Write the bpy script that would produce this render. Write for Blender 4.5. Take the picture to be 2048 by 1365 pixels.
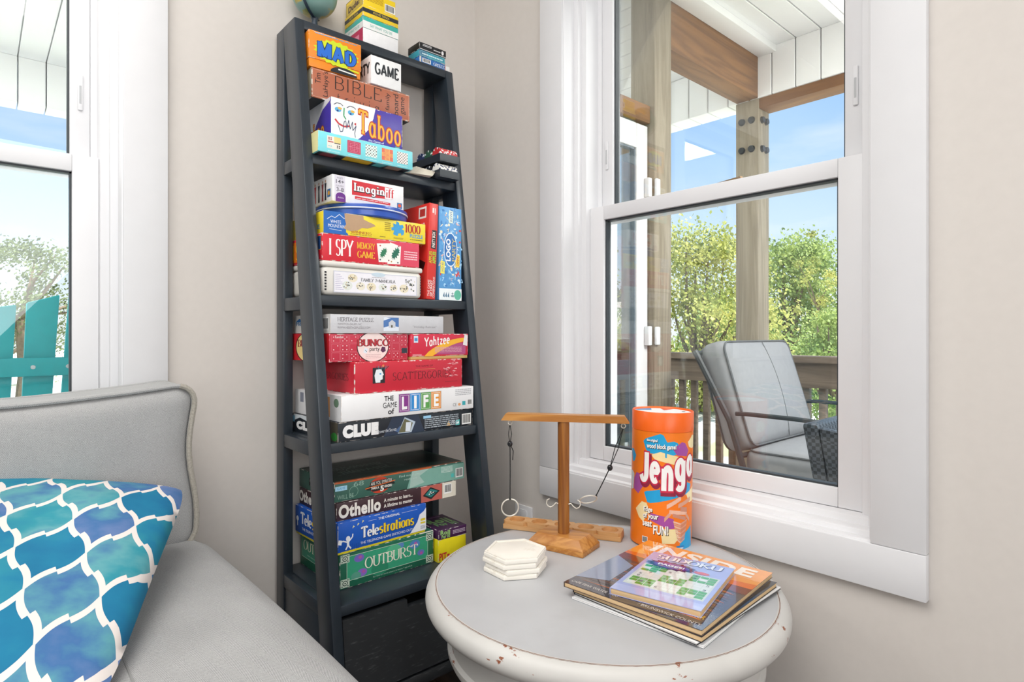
import bpy, bmesh, math, random
from mathutils import Vector, Matrix
for _o in list(bpy.data.objects): bpy.data.objects.remove(_o)
SC = bpy.context.scene
COL = SC.collection
random.seed(7)
R = math.radians
H = 0.93            # eye height; the world origin is the floor point under the camera
WX, WY = 1.228, 1.562   # inner faces of wall_right (X) and wall_left (Y)

# ------------------------------------------------------------------ camera, sky, sun, lamps, exposure
cd = bpy.data.cameras.new('camera'); cam = bpy.data.objects.new('camera', cd); COL.objects.link(cam)
cam.location = (0, 0, H); cam.rotation_euler = (R(90), 0, R(-41.72))
cd.sensor_width = 36; cd.lens = 1200/2048*36; cd.shift_y = -14.5/2048; cd.clip_start = .02; cd.clip_end = 500
SC.camera = cam
SC.view_settings.view_transform = 'Standard'; SC.view_settings.look = 'None'
SC.view_settings.gamma = 1; SC.view_settings.exposure = 0.0
SC.view_settings.use_curve_mapping = False

def lin(h):
    h = h.lstrip('#'); out = []
    for i in (0, 2, 4):
        c = int(h[i:i+2], 16)/255
        out.append(c/12.92 if c <= .04045 else ((c+.055)/1.055)**2.4)
    return tuple(out)+(1,)

world = bpy.data.worlds.new('sky'); SC.world = world; world.use_nodes = True
nt = world.node_tree; nt.nodes.clear()
tc = nt.nodes.new('ShaderNodeTexCoord'); sx = nt.nodes.new('ShaderNodeSeparateXYZ')
rp = nt.nodes.new('ShaderNodeValToRGB'); bg = nt.nodes.new('ShaderNodeBackground'); wo = nt.nodes.new('ShaderNodeOutputWorld')
nz = nt.nodes.new('ShaderNodeTexNoise'); mp = nt.nodes.new('ShaderNodeMapping'); mx = nt.nodes.new('ShaderNodeMixRGB'); cr = nt.nodes.new('ShaderNodeValToRGB')
nt.links.new(tc.outputs['Generated'], sx.inputs[0]); nt.links.new(sx.outputs['Z'], rp.inputs[0])
els = rp.color_ramp.elements
els[0].position = 0.0; els[0].color = lin('f3f8fd'); els[1].position = 1.0; els[1].color = lin('6fa6ea')
for p, c in ((.07, 'e2effc'), (.16, 'cde5fc'), (.27, 'b0d3fa'), (.42, '95c2f7')):
    e = els.new(p); e.color = lin(c)
mp.inputs['Scale'].default_value = (2.2, 2.2, 9); nt.links.new(tc.outputs['Generated'], mp.inputs[0]); nt.links.new(mp.outputs[0], nz.inputs['Vector'])
nz.inputs['Scale'].default_value = 1.6; nz.inputs['Detail'].default_value = 6
cr.color_ramp.elements[0].position = .52; cr.color_ramp.elements[0].color = (0, 0, 0, 1); cr.color_ramp.elements[1].position = .78; cr.color_ramp.elements[1].color = (.6, .6, .6, 1)
nt.links.new(nz.outputs[0], cr.inputs[0]); nt.links.new(cr.outputs[0], mx.inputs[0]); nt.links.new(rp.outputs[0], mx.inputs[1]); mx.inputs[2].default_value = (.95, .97, 1, 1)
nt.links.new(mx.outputs[0], bg.inputs[0]); bg.inputs[1].default_value = 1.2; nt.links.new(bg.outputs[0], wo.inputs[0])

def lamp(name, kind, loc, energy, color=(1, 1, 1), size=1, size_y=None, aim=None):
    d = bpy.data.lights.new(name, kind); o = bpy.data.objects.new(name, d); COL.objects.link(o)
    o.location = loc; d.energy = energy; d.color = color
    if kind == 'AREA':
        d.shape = 'RECTANGLE'; d.size = size; d.size_y = size_y or size
    if aim is not None:
        o.rotation_euler = (Vector(aim)-Vector(loc)).to_track_quat('-Z', 'Y').to_euler()
    return o
sun = lamp('sun', 'SUN', (-10, -10, 20), 12.5, (1, .97, .93), aim=(-10-2.2, -10+2.6, 20-13)); sun.data.angle = R(1.5)
# unseen lamps added for brightness: two behind the camera and the fill light overhead
lamp('fill light rear', 'AREA', (-.35, -2.38, 1.5), 52, (.96, .98, 1), 2.4, 1.7, aim=(.2, 2, 1.05))
lamp('fill light side', 'AREA', (-2.88, -.4, 1.5), 15, (.96, .98, 1), 2.2, 1.7, aim=(2, .3, 1.0))
lamp('fill light overhead', 'AREA', (-.55, .35, 2.5), 44, (1, .98, .95), 1.6, 1.6, aim=(-.55, .35, 0))

# area lamps added high in the porch, out of view, to brighten it
lamp('porch fill light east', 'AREA', (2.4, -.6, H+1.6), 135, (1, .99, .97), 1.2, 1.2, aim=(2.4, -.6, 0))
lamp('porch fill light north', 'AREA', (-1.6, 3.2, H+1.6), 150, (1, .99, .97), 1.2, 1.2, aim=(-1.6, 3.2, 0))

# ------------------------------------------------------------------ materials
_mats = {}
def _nodes(name):
    m = bpy.data.materials.new(name); m.use_nodes = True
    return m, m.node_tree, m.node_tree.nodes['Principled BSDF']
def M(name, hexc, rough=.5, noise=.06, nscale=30., bump=0., metal=0., spec=.5, coat=0., hex2=None, stretch=(1, 1, 1), detail=4):
    if name in _mats: return _mats[name]
    m, t, b = _nodes(name)
    co = t.nodes.new('ShaderNodeTexCoord'); mp = t.nodes.new('ShaderNodeMapping'); mp.inputs['Scale'].default_value = stretch
    n = t.nodes.new('ShaderNodeTexNoise'); n.inputs['Scale'].default_value = nscale; n.inputs['Detail'].default_value = detail
    r = t.nodes.new('ShaderNodeValToRGB')
    t.links.new(co.outputs['Object'], mp.inputs[0]); t.links.new(mp.outputs[0], n.inputs['Vector']); t.links.new(n.outputs[0], r.inputs[0])
    c = lin(hexc); c2 = lin(hex2) if hex2 else tuple(min(1, v*(1+noise)) for v in c[:3])+(1,); c1 = c if hex2 else tuple(v*(1-noise) for v in c[:3])+(1,)
    r.color_ramp.elements[0].position = .3; r.color_ramp.elements[0].color = c1
    r.color_ramp.elements[1].position = .7; r.color_ramp.elements[1].color = c2
    t.links.new(r.outputs[0], b.inputs['Base Color'])
    b.inputs['Roughness'].default_value = rough; b.inputs['Metallic'].default_value = metal
    b.inputs['Specular IOR Level'].default_value = spec; b.inputs['Coat Weight'].default_value = coat
    if bump:
        bp = t.nodes.new('ShaderNodeBump'); bp.inputs['Strength'].default_value = bump; bp.inputs['Distance'].default_value = .002
        t.links.new(n.outputs[0], bp.inputs['Height']); t.links.new(bp.outputs[0], b.inputs['Normal'])
    _mats[name] = m; return m
def PM(hexc, rough=.38):
    return M('printed ink '+hexc+(' gloss' if rough < .2 else ''), hexc, rough, .03, 60., spec=1. if rough < .2 else .5, coat=1. if rough < .2 else 0.)
def wood(name, c1, c2, axis='z', rough=.5, scale=9., bump=.1, knots=0.):
    if name in _mats: return _mats[name]
    m, t, b = _nodes(name)
    co = t.nodes.new('ShaderNodeTexCoord'); mp = t.nodes.new('ShaderNodeMapping')
    s = {'x': (.06, 1, 1), 'y': (1, .06, 1), 'z': (1, 1, .06)}[axis]; mp.inputs['Scale'].default_value = s
    n = t.nodes.new('ShaderNodeTexNoise'); n.inputs['Scale'].default_value = scale; n.inputs['Detail'].default_value = 8; n.inputs['Distortion'].default_value = 1.2
    w = t.nodes.new('ShaderNodeMath'); w.operation = 'MULTIPLY'; w.inputs[1].default_value = 9
    fr = t.nodes.new('ShaderNodeMath'); fr.operation = 'PINGPONG'; fr.inputs[1].default_value = 1
    r = t.nodes.new('ShaderNodeValToRGB'); r.color_ramp.elements[0].color = lin(c1); r.color_ramp.elements[1].color = lin(c2)
    t.links.new(co.outputs['Object'], mp.inputs[0]); t.links.new(mp.outputs[0], n.inputs['Vector']); t.links.new(n.outputs[0], w.inputs[0])
    t.links.new(w.outputs[0], fr.inputs[0]); t.links.new(fr.outputs[0], r.inputs[0]); t.links.new(r.outputs[0], b.inputs['Base Color'])
    b.inputs['Roughness'].default_value = rough
    bp = t.nodes.new('ShaderNodeBump'); bp.inputs['Strength'].default_value = bump; bp.inputs['Distance'].default_value = .001
    t.links.new(n.outputs[0], bp.inputs['Height']); t.links.new(bp.outputs[0], b.inputs['Normal'])
    _mats[name] = m; return m
def worn(name, hexc, chip, rough=.45, nscale=14., lo=.66, hi=.70, stretch=(1, 1, 1), soft=.05):
    """paint with rubbed or chipped spots of another colour"""
    if name in _mats: return _mats[name]
    m, t, b = _nodes(name)
    co = t.nodes.new('ShaderNodeTexCoord'); mp = t.nodes.new('ShaderNodeMapping'); mp.inputs['Scale'].default_value = stretch
    n = t.nodes.new('ShaderNodeTexNoise'); n.inputs['Scale'].default_value = nscale; n.inputs['Detail'].default_value = 7; n.inputs['Roughness'].default_value = .62
    n2 = t.nodes.new('ShaderNodeTexNoise'); n2.inputs['Scale'].default_value = 7; n2.inputs['Detail'].default_value = 3
    r = t.nodes.new('ShaderNodeValToRGB'); r.color_ramp.elements[0].position = lo; r.color_ramp.elements[0].color = (0, 0, 0, 1); r.color_ramp.elements[1].position = hi
    r2 = t.nodes.new('ShaderNodeValToRGB'); c = lin(hexc); r2.color_ramp.elements[0].color = tuple(v*(1-soft) for v in c[:3])+(1,); r2.color_ramp.elements[1].color = tuple(min(1, v*(1+soft)) for v in c[:3])+(1,)
    r2.color_ramp.elements[0].position = .35; r2.color_ramp.elements[1].position = .65
    x = t.nodes.new('ShaderNodeMixRGB'); x.inputs[2].default_value = lin(chip)
    t.links.new(co.outputs['Object'], mp.inputs[0]); t.links.new(mp.outputs[0], n.inputs['Vector']); t.links.new(co.outputs['Object'], n2.inputs['Vector'])
    t.links.new(n.outputs[0], r.inputs[0]); t.links.new(n2.outputs[0], r2.inputs[0]); t.links.new(r.outputs[0], x.inputs[0]); t.links.new(r2.outputs[0], x.inputs[1])
    t.links.new(x.outputs[0], b.inputs['Base Color']); b.inputs['Roughness'].default_value = rough
    _mats[name] = m; return m
def glass(name, tint=(1, 1, 1), refl=.07):
    if name in _mats: return _mats[name]
    m = bpy.data.materials.new(name); m.use_nodes = True; t = m.node_tree; t.nodes.clear()
    o = t.nodes.new('ShaderNodeOutputMaterial'); x = t.nodes.new('ShaderNodeMixShader'); tr = t.nodes.new('ShaderNodeBsdfTransparent'); g = t.nodes.new('ShaderNodeBsdfGlossy')
    lw = t.nodes.new('ShaderNodeLayerWeight'); lw.inputs[0].default_value = .32
    mu = t.nodes.new('ShaderNodeMath'); mu.operation = 'MULTIPLY_ADD'; mu.inputs[1].default_value = .6; mu.inputs[2].default_value = refl*.3
    g.inputs['Roughness'].default_value = .0; tr.inputs[0].default_value = (*tint, 1)
    t.links.new(lw.outputs['Fresnel'], mu.inputs[0]); t.links.new(mu.outputs[0], x.inputs[0]); t.links.new(tr.outputs[0], x.inputs[1]); t.links.new(g.outputs[0], x.inputs[2]); t.links.new(x.outputs[0], o.inputs[0])
    _mats[name] = m; return m
def herringbone(name, c1, c2, scale=1.):
    if name in _mats: return _mats[name]
    m, t, b = _nodes(name); N = t.nodes.new; L = t.links.new
    def math_(op, a, bb=None):
        n = N('ShaderNodeMath'); n.operation = op
        for i, v in enumerate((a, bb)):
            if v is None: continue
            if isinstance(v, (int, float)): n.inputs[i].default_value = v
            else: L(v, n.inputs[i])
        return n.outputs[0]
    co = N('ShaderNodeTexCoord'); s = N('ShaderNodeSeparateXYZ'); L(co.outputs['Object'], s.inputs[0])
    a = math_('ADD', s.outputs['X'], math_('MULTIPLY', s.outputs['Y'], .15))
    c = math_('ADD', s.outputs['Z'], math_('MULTIPLY', s.outputs['Y'], 1.0))
    zig = math_('PINGPONG', math_('MULTIPLY', a, 1), .011)
    ph = math_('MULTIPLY', math_('ADD', c, math_('MULTIPLY', zig, 1.35)), 2100*scale)
    st = math_('MULTIPLY', math_('ADD', math_('SINE', ph), 1), .5)
    n = N('ShaderNodeTexNoise'); n.inputs['Scale'].default_value = 900; L(co.outputs['Object'], n.inputs['Vector'])
    n2 = N('ShaderNodeTexNoise'); n2.inputs['Scale'].default_value = 9; L(co.outputs['Object'], n2.inputs['Vector'])
    f = math_('ADD', math_('MULTIPLY', st, .33), math_('ADD', math_('MULTIPLY', n.outputs[0], .5), math_('MULTIPLY', n2.outputs[0], .15)))
    r = N('ShaderNodeValToRGB'); r.color_ramp.elements[0].position = .25; r.color_ramp.elements[0].color = lin(c1); r.color_ramp.elements[1].position = .85; r.color_ramp.elements[1].color = lin(c2)
    L(f, r.inputs[0]); L(r.outputs[0], b.inputs['Base Color']); b.inputs['Roughness'].default_value = .95; b.inputs['Specular IOR Level'].default_value = .15
    bp = N('ShaderNodeBump'); bp.inputs['Strength'].default_value = .25; bp.inputs['Distance'].default_value = .001; L(f, bp.inputs['Height']); L(bp.outputs[0], b.inputs['Normal'])
    _mats[name] = m; return m
def trellis(name):
    """quatrefoil lattice print: cream bands round watercolour cells, in the pillow's own x/y"""
    m, t, b = _nodes(name); N = t.nodes.new; L = t.links.new
    def F(op, a, bb=None, cc=None):
        n = N('ShaderNodeMath'); n.operation = op
        for i, v in enumerate((a, bb, cc)):
            if v is None: continue
            if isinstance(v, (int, float)): n.inputs[i].default_value = v
            else: L(v, n.inputs[i])
        return n.outputs[0]
    co = N('ShaderNodeTexCoord'); s = N('ShaderNodeSeparateXYZ'); L(co.outputs['Object'], s.inputs[0])
    px = F('DIVIDE', F('ADD', s.outputs['X'], .018), .040); py = F('DIVIDE', F('ADD', s.outputs['Y'], .02), .086)
    def fold(p):   # distance to the nearest even integer, 0..1
        return F('PINGPONG', F('ADD', p, 100.), 1.)
    x = fold(px); y = fold(py)
    n = F('SUBTRACT', F('ADD', x, y), 1.)
    sv = F('MULTIPLY', F('ADD', F('SUBTRACT', y, x), 1.), .5)
    wave = F('MULTIPLY', F('SINE', F('MULTIPLY', sv, 2*math.pi)), .085)
    stp = F('MULTIPLY', F('SUBTRACT', .5, F('GREATER_THAN', sv, .5)), .15)
    d = F('SUBTRACT', n, F('ADD', wave, stp))
    band = F('LESS_THAN', F('ABSOLUTE', d), .112)
    inside = F('LESS_THAN', d, 0.)
    cx = F('ADD', F('MULTIPLY', F('ROUND', F('MULTIPLY', px, .5)), 2.), 0.); cy = F('MULTIPLY', F('ROUND', F('MULTIPLY', py, .5)), 2.)
    ox = F('ADD', F('MULTIPLY', F('FLOOR', F('MULTIPLY', px, .5)), 2.), 1.); oy = F('ADD', F('MULTIPLY', F('FLOOR', F('MULTIPLY', py, .5)), 2.), 1.)
    ix = F('ADD', F('MULTIPLY', cx, inside), F('MULTIPLY', ox, F('SUBTRACT', 1., inside))); iy = F('ADD', F('MULTIPLY', cy, inside), F('MULTIPLY', oy, F('SUBTRACT', 1., inside)))
    cb = N('ShaderNodeCombineXYZ'); L(ix, cb.inputs[0]); L(iy, cb.inputs[1])
    wn = N('ShaderNodeTexWhiteNoise'); wn.noise_dimensions = '3D'; L(cb.outputs[0], wn.inputs['Vector'])
    nz = N('ShaderNodeTexNoise'); nz.inputs['Scale'].default_value = 16; nz.inputs['Detail'].default_value = 5; L(co.outputs['Object'], nz.inputs['Vector'])
    v = F('ADD', F('MULTIPLY', wn.outputs['Value'], .62), F('MULTIPLY', nz.outputs[0], .55))
    r = N('ShaderNodeValToRGB'); e = r.color_ramp.elements
    e[0].position = .14; e[0].color = lin('155f8c'); e[1].position = 1.; e[1].color = lin('b0b4d2')
    for p, c in ((.34, '1c7598'), (.50, '2f8a99'), (.60, '5c9ba3'), (.72, '3f6a9c'), (.84, '667ba8')):
        q = e.new(p); q.color = lin(c)
    L(v, r.inputs[0])
    mx = N('ShaderNodeMixRGB'); L(band, mx.inputs[0]); L(r.outputs[0], mx.inputs[1]); mx.inputs[2].default_value = lin('ddd5d0')
    L(mx.outputs[0], b.inputs['Base Color']); b.inputs['Roughness'].default_value = .8; b.inputs['Specular IOR Level'].default_value = .25
    return m

# ------------------------------------------------------------------ mesh builder
FR = {}
def prop(o, label=None, cat=None, group=None, kind=None):
    if label: o['label'] = label
    if cat: o['category'] = cat
    if group: o['group'] = group
    if kind: o['kind'] = kind
    return o
def thing(name, label, cat, loc=(0, 0, 0), rz=0., group=None, kind=None, mat=None):
    o = bpy.data.objects.new(name, None); COL.objects.link(o); o.empty_display_size = .03
    m = mat if mat is not None else Matrix.Translation(loc) @ Matrix.Rotation(rz, 4, 'Z')
    o.matrix_world = m; FR[o] = m
    return prop(o, label, cat, group, kind)
class MB:
    def __init__(s): s.bm = bmesh.new(); s.mi = 0
    def _f(s, vs):
        try:
            f = s.bm.faces.new(vs); f.material_index = s.mi; return f
        except ValueError: return None
    def hexa(s, p, bev=0., seg=2, bmi=None):
        v = [s.bm.verts.new(q) for q in p]
        fs = [s._f([v[i] for i in q]) for q in ((3, 2, 1, 0), (4, 5, 6, 7), (0, 1, 5, 4), (1, 2, 6, 5), (2, 3, 7, 6), (3, 0, 4, 7))]
        if bev:
            es = list({e for f in fs for e in f.edges})
            g = bmesh.ops.bevel(s.bm, geom=es, offset=bev, segments=seg, profile=.5, affect='EDGES')
            for f in g['faces']: f.material_index = s.mi if bmi is None else bmi
        return s
    def box(s, x0, y0, z0, x1, y1, z1, bev=0., seg=2, bmi=None):
        return s.hexa([(x0, y0, z0), (x1, y0, z0), (x1, y1, z0), (x0, y1, z0), (x0, y0, z1), (x1, y0, z1), (x1, y1, z1), (x0, y1, z1)], bev, seg, bmi)
    def prism(s, pts, z0, z1, bev=0.):
        """pts counter-clockwise in x,y"""
        a = [s.bm.verts.new((x, y, z0)) for x, y in pts]; b = [s.bm.verts.new((x, y, z1)) for x, y in pts]; n = len(pts)
        fs = [s._f(a[::-1]), s._f(b)]+[s._f([a[i], a[(i+1) % n], b[(i+1) % n], b[i]]) for i in range(n)]
        if bev:
            bmesh.ops.bevel(s.bm, geom=list({e for f in fs for e in f.edges}), offset=bev, segments=2, profile=.5, affect='EDGES')
        return s
    def extr(s, pts3, d):
        """polygon of 3-d points pushed along d"""
        d = Vector(d); a = [s.bm.verts.new(p) for p in pts3]; b = [s.bm.verts.new(Vector(p)+d) for p in pts3]; n = len(a)
        s._f(a[::-1]); s._f(b)
        for i in range(n): s._f([a[i], a[(i+1) % n], b[(i+1) % n], b[i]])
        return s
    def cyl(s, p0, p1, r0, r1=None, n=20, cap=True):
        r1 = r0 if r1 is None else r1
        p0, p1 = Vector(p0), Vector(p1); q = (p1-p0).to_track_quat('Z', 'Y')
        def ring(p, r): return [s.bm.verts.new(p+q @ Vector((r*math.cos(2*math.pi*i/n), r*math.sin(2*math.pi*i/n), 0))) for i in range(n)]
        a, b = ring(p0, r0), ring(p1, r1)
        for i in range(n): s._f([a[i], a[(i+1) % n], b[(i+1) % n], b[i]])
        if cap: s._f(a[::-1]); s._f(b)
        return s
    def tube(s, path, r, n=8, closed=False):
        P = [Vector(p) for p in path]; m = len(P); rs = r if isinstance(r, (list, tuple)) else [r]*m; rings = []; up = None
        for i in range(m):
            a = P[(i-1) % m] if closed or i > 0 else P[i]; b = P[(i+1) % m] if closed or i < m-1 else P[i]
            t = (b-a).normalized()
            if up is None: up = t.orthogonal().normalized()
            up = (up-t*up.dot(t)); up = up.normalized() if up.length > 1e-6 else t.orthogonal().normalized()
            w = t.cross(up)
            rings.append([s.bm.verts.new(P[i]+(up*math.cos(2*math.pi*k/n)+w*math.sin(2*math.pi*k/n))*rs[i]) for k in range(n)])
        for i in range(m if closed else m-1):
            a, b = rings[i], rings[(i+1) % m]
            for k in range(n): s._f([a[k], a[(k+1) % n], b[(k+1) % n], b[k]])
        if not closed: s._f(rings[0][::-1]); s._f(rings[-1])
        return s
    def lathe(s, prof, c=(0, 0, 0), n=64):
        """profile of (radius, z) from bottom to top, closed on the axis where radius is 0"""
        c = Vector(c); rings = []
        for r, z in prof:
            if r < 1e-6: rings.append([s.bm.verts.new(c+Vector((0, 0, z)))])
            else: rings.append([s.bm.verts.new(c+Vector((r*math.cos(2*math.pi*i/n), r*math.sin(2*math.pi*i/n), z))) for i in range(n)])
        for a, b in zip(rings, rings[1:]):
            for i in range(n):
                j = (i+1) % n
                if len(a) == 1 and len(b) == 1: continue
                if len(a) == 1: s._f([a[0], b[j], b[i]])
                elif len(b) == 1: s._f([a[i], a[j], b[0]])
                else: s._f([a[i], a[j], b[j], b[i]])
        return s
    def ball(s, c, r, sc=(1, 1, 1), u=20, v=12):
        g = bmesh.ops.create_uvsphere(s.bm, u_segments=u, v_segments=v, radius=r, matrix=Matrix.Translation(c) @ Matrix.Diagonal((*sc, 1)))
        for f in {f for w in g['verts'] for f in w.link_faces}: f.material_index = s.mi
        return s
    def build(s, name, mats, parent=None, world=True, smooth=35, fix=True):
        me = bpy.data.meshes.new(name)
        if fix: bmesh.ops.recalc_face_normals(s.bm, faces=s.bm.faces[:])
        s.bm.to_mesh(me); s.bm.free()
        if not isinstance(mats, (list, tuple)): mats = [mats]
        for m in mats: me.materials.append(m)
        o = bpy.data.objects.new(name, me); COL.objects.link(o)
        if smooth:
            me.shade_smooth(); me.set_sharp_from_angle(angle=R(smooth))
        if parent is not None:
            o.parent = parent; f = FR.get(parent)
            if f is not None:
                FR[o] = f
                if world: me.transform(f.inverted())
        return o
def copy_tree(o, parent=None):
    c = o.copy(); COL.objects.link(c)
    if parent is not None: c.parent = parent
    for ch in list(o.children): copy_tree(ch, c)
    return c

# ------------------------------------------------------------------ lettering
def arc(cx, cy, rx, ry, a0, a1, n=14):
    return [(cx+rx*math.cos(R(a0+(a1-a0)*i/n)), cy+ry*math.sin(R(a0+(a1-a0)*i/n))) for i in range(n+1)]
def _G():
    st = lambda x, f='se': ([(x, 0), (x, 1)], f)
    l = lambda a, b, f='': ([a, b], f)
    g = {
     'A': (.8, [l((.02, 0), (.4, 1), 's'), l((.78, 0), (.4, 1), 's'), l((.15, .33), (.65, .33))]),
     'B': (.66, [st(.1), ([(.1, 1)]+arc(.33, .76, .24, .24, 90, -90)+[(.1, .52)], ''), ([(.1, .52)]+arc(.34, .26, .28, .26, 90, -90)+[(.1, 0)], '')]),
     'C': (.74, [(arc(.42, .5, .36, .5, 48, 312, 20), '')]),
     'D': (.76, [st(.1), ([(.1, 1)]+arc(.3, .5, .4, .5, 90, -90)+[(.1, 0)], '')]),
     'E': (.6, [st(.1), l((.1, 1), (.55, 1)), l((.1, .52), (.45, .52)), l((.1, 0), (.57, 0)), l((.55, 1), (.55, .84)), l((.57, 0), (.57, .18))]),
     'F': (.58, [st(.1), l((.1, 1), (.55, 1)), l((.1, .52), (.45, .52)), l((.55, 1), (.55, .84))]),
     'G': (.8, [(arc(.42, .5, .36, .5, 48, 330, 20), ''), l((.72, .42), (.72, .1)), l((.5, .42), (.8, .42))]),
     'H': (.82, [st(.1), st(.72), l((.1, .52), (.72, .52))]),
     'J': (.56, [([(.44, 1), (.44, .27)]+arc(.25, .27, .19, .27, 0, -160, 12), '')]), 'z': (.5, [l((.05, .58), (.45, .58)), l((.45, .58), (.05, .03)), l((.05, .03), (.46, .03))]),
     'I': (.25, [st(.125)]), 'L': (.58, [st(.1), l((.1, 0), (.55, 0)), l((.55, 0), (.55, .18))]),
     'K': (.76, [st(.1), l((.1, .4), (.66, 1), 'e'), l((.28, .56), (.7, 0), 'e')]),
     'M': (.98, [st(.1, 's'), l((.1, 1), (.49, .08)), l((.49, .08), (.88, 1)), st(.88)]),
     'N': (.82, [st(.1), l((.1, 1), (.72, 0)), st(.72, 'e')]),
     'O': (.86, [(arc(.43, .5, .38, .5, 0, 360, 28), '')]),
     'P': (.64, [st(.1), ([(.1, 1)]+arc(.33, .73, .26, .27, 90, -90)+[(.1, .46)], '')]),
     'R': (.74, [st(.1), ([(.1, 1)]+arc(.33, .75, .26, .25, 90, -90)+[(.1, .5)], ''), l((.32, .5), (.7, 0), 'e')]),
     'S': (.6, [(arc(.31, .75, .22, .25, 35, 270, 14)+arc(.29, .25, .25, .25, 90, -145, 14)[1:], '')]),
     'T': (.72, [l((.02, 1), (.7, 1)), st(.36, 's'), l((.02, 1), (.02, .84)), l((.7, 1), (.7, .84))]),
     'U': (.8, [([(.1, 1), (.1, .3)]+arc(.4, .3, .3, .3, 180, 360)+[(.7, 1)], 'se')]),
     'V': (.8, [l((.02, 1), (.4, 0), 's'), l((.4, 0), (.78, 1), 'e')]),
     'W': (1.1, [l((.02, 1), (.3, 0), 's'), l((.3, 0), (.55, .9)), l((.55, .9), (.8, 0)), l((.8, 0), (1.08, 1), 'e')]),
     'X': (.8, [l((.05, 0), (.75, 1), 'se'), l((.05, 1), (.75, 0), 'se')]),
     'Y': (.78, [l((.02, 1), (.39, .48), 's'), l((.76, 1), (.39, .48), 's'), l((.39, .48), (.39, 0), 'e')]),
     'Z': (.66, [l((.06, 1), (.6, 1)), l((.6, 1), (.04, 0)), l((.04, 0), (.62, 0)), l((.06, 1), (.06, .84)), l((.62, 0), (.62, .18))]),
     '0': (.66, [(arc(.33, .5, .27, .5, 0, 360, 26), '')]), '1': (.4, [l((.2, 0), (.2, 1), 's'), l((.2, 1), (.05, .84))]),
     '7': (.6, [l((.04, 1), (.56, 1)), l((.56, 1), (.2, 0)), l((.04, 1), (.04, .85))]),
     '+': (.6, [l((.3, .2), (.3, .7)), l((.05, .45), (.55, .45))]), ' ': (.4, []), "'": (.2, [l((.1, 1), (.1, .78))]), '.': (.2, [l((.1, 0), (.1, .08))]),
     'a': (.6, [(arc(.28, .3, .22, .3, 0, 360, 20), ''), l((.5, .6), (.5, 0), 'e')]),
     'b': (.6, [l((.1, 1.05), (.1, 0), 's'), (arc(.33, .3, .22, .3, 0, 360, 20), '')]),
     'd': (.6, [l((.5, 1.05), (.5, 0), 'se'), (arc(.27, .3, .22, .3, 0, 360, 20), '')]),
     'e': (.56, [([(.07, .32), (.5, .32)]+arc(.28, .3, .22, .3, 5, 310, 18), '')]),
     'f': (.4, [([(.4, .92)]+arc(.29, .82, .12, .18, 60, 180, 8)+[(.17, 0)], 'e'), l((.02, .6), (.36, .6))]),
     'g': (.6, [(arc(.28, .3, .22, .3, 0, 360, 20), ''), ([(.5, .6), (.5, -.15)]+arc(.28, -.15, .22, .18, 0, -150, 10), '')]),
     'h': (.6, [l((.1, 1.05), (.1, 0), 'e'), ([(.1, .35)]+arc(.3, .35, .2, .25, 180, 0, 10)+[(.5, 0)], 'e')]),
     'i': (.24, [l((.12, .6), (.12, 0), 'se'), l((.12, .82), (.12, .92))]), 'l': (.24, [l((.12, 1.05), (.12, 0), 'se')]),
     'm': (.95, [l((.1, .6), (.1, 0), 'se'), ([(.1, .38)]+arc(.28, .38, .18, .22, 180, 0, 8)+[(.46, 0)], 'e'), ([(.46, .38)]+arc(.64, .38, .18, .22, 180, 0, 8)+[(.82, 0)], 'e')]),
     'n': (.62, [l((.1, .6), (.1, 0), 'se'), ([(.1, .36)]+arc(.31, .36, .2, .24, 180, 0, 10)+[(.51, 0)], 'e')]),
     'o': (.6, [(arc(.3, .3, .24, .3, 0, 360, 22), '')]),
     'r': (.44, [l((.1, .6), (.1, 0), 'se'), ([(.1, .36)]+arc(.27, .38, .16, .22, 180, 50, 8), '')]),
     's': (.46, [(arc(.24, .45, .16, .15, 35, 270, 10)+arc(.22, .15, .18, .15, 90, -145, 10)[1:], '')]),
     't': (.4, [([(.16, .85), (.16, .15)]+arc(.28, .15, .12, .15, 180, 300, 8), ''), l((.02, .6), (.36, .6))]),
     'u': (.6, [([(.1, .6), (.1, .22)]+arc(.28, .22, .18, .22, 180, 360, 10)+[(.46, .6)], 'se'), l((.46, .6), (.46, 0), 'e')]),
     'v': (.5, [l((.02, .6), (.25, 0), 's'), l((.25, 0), (.48, .6), 'e')]),
     'y': (.5, [l((.02, .6), (.25, 0), 's'), l((.48, .6), (.15, -.3), 's')]),
    }
    return g
GLY = _G()
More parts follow.
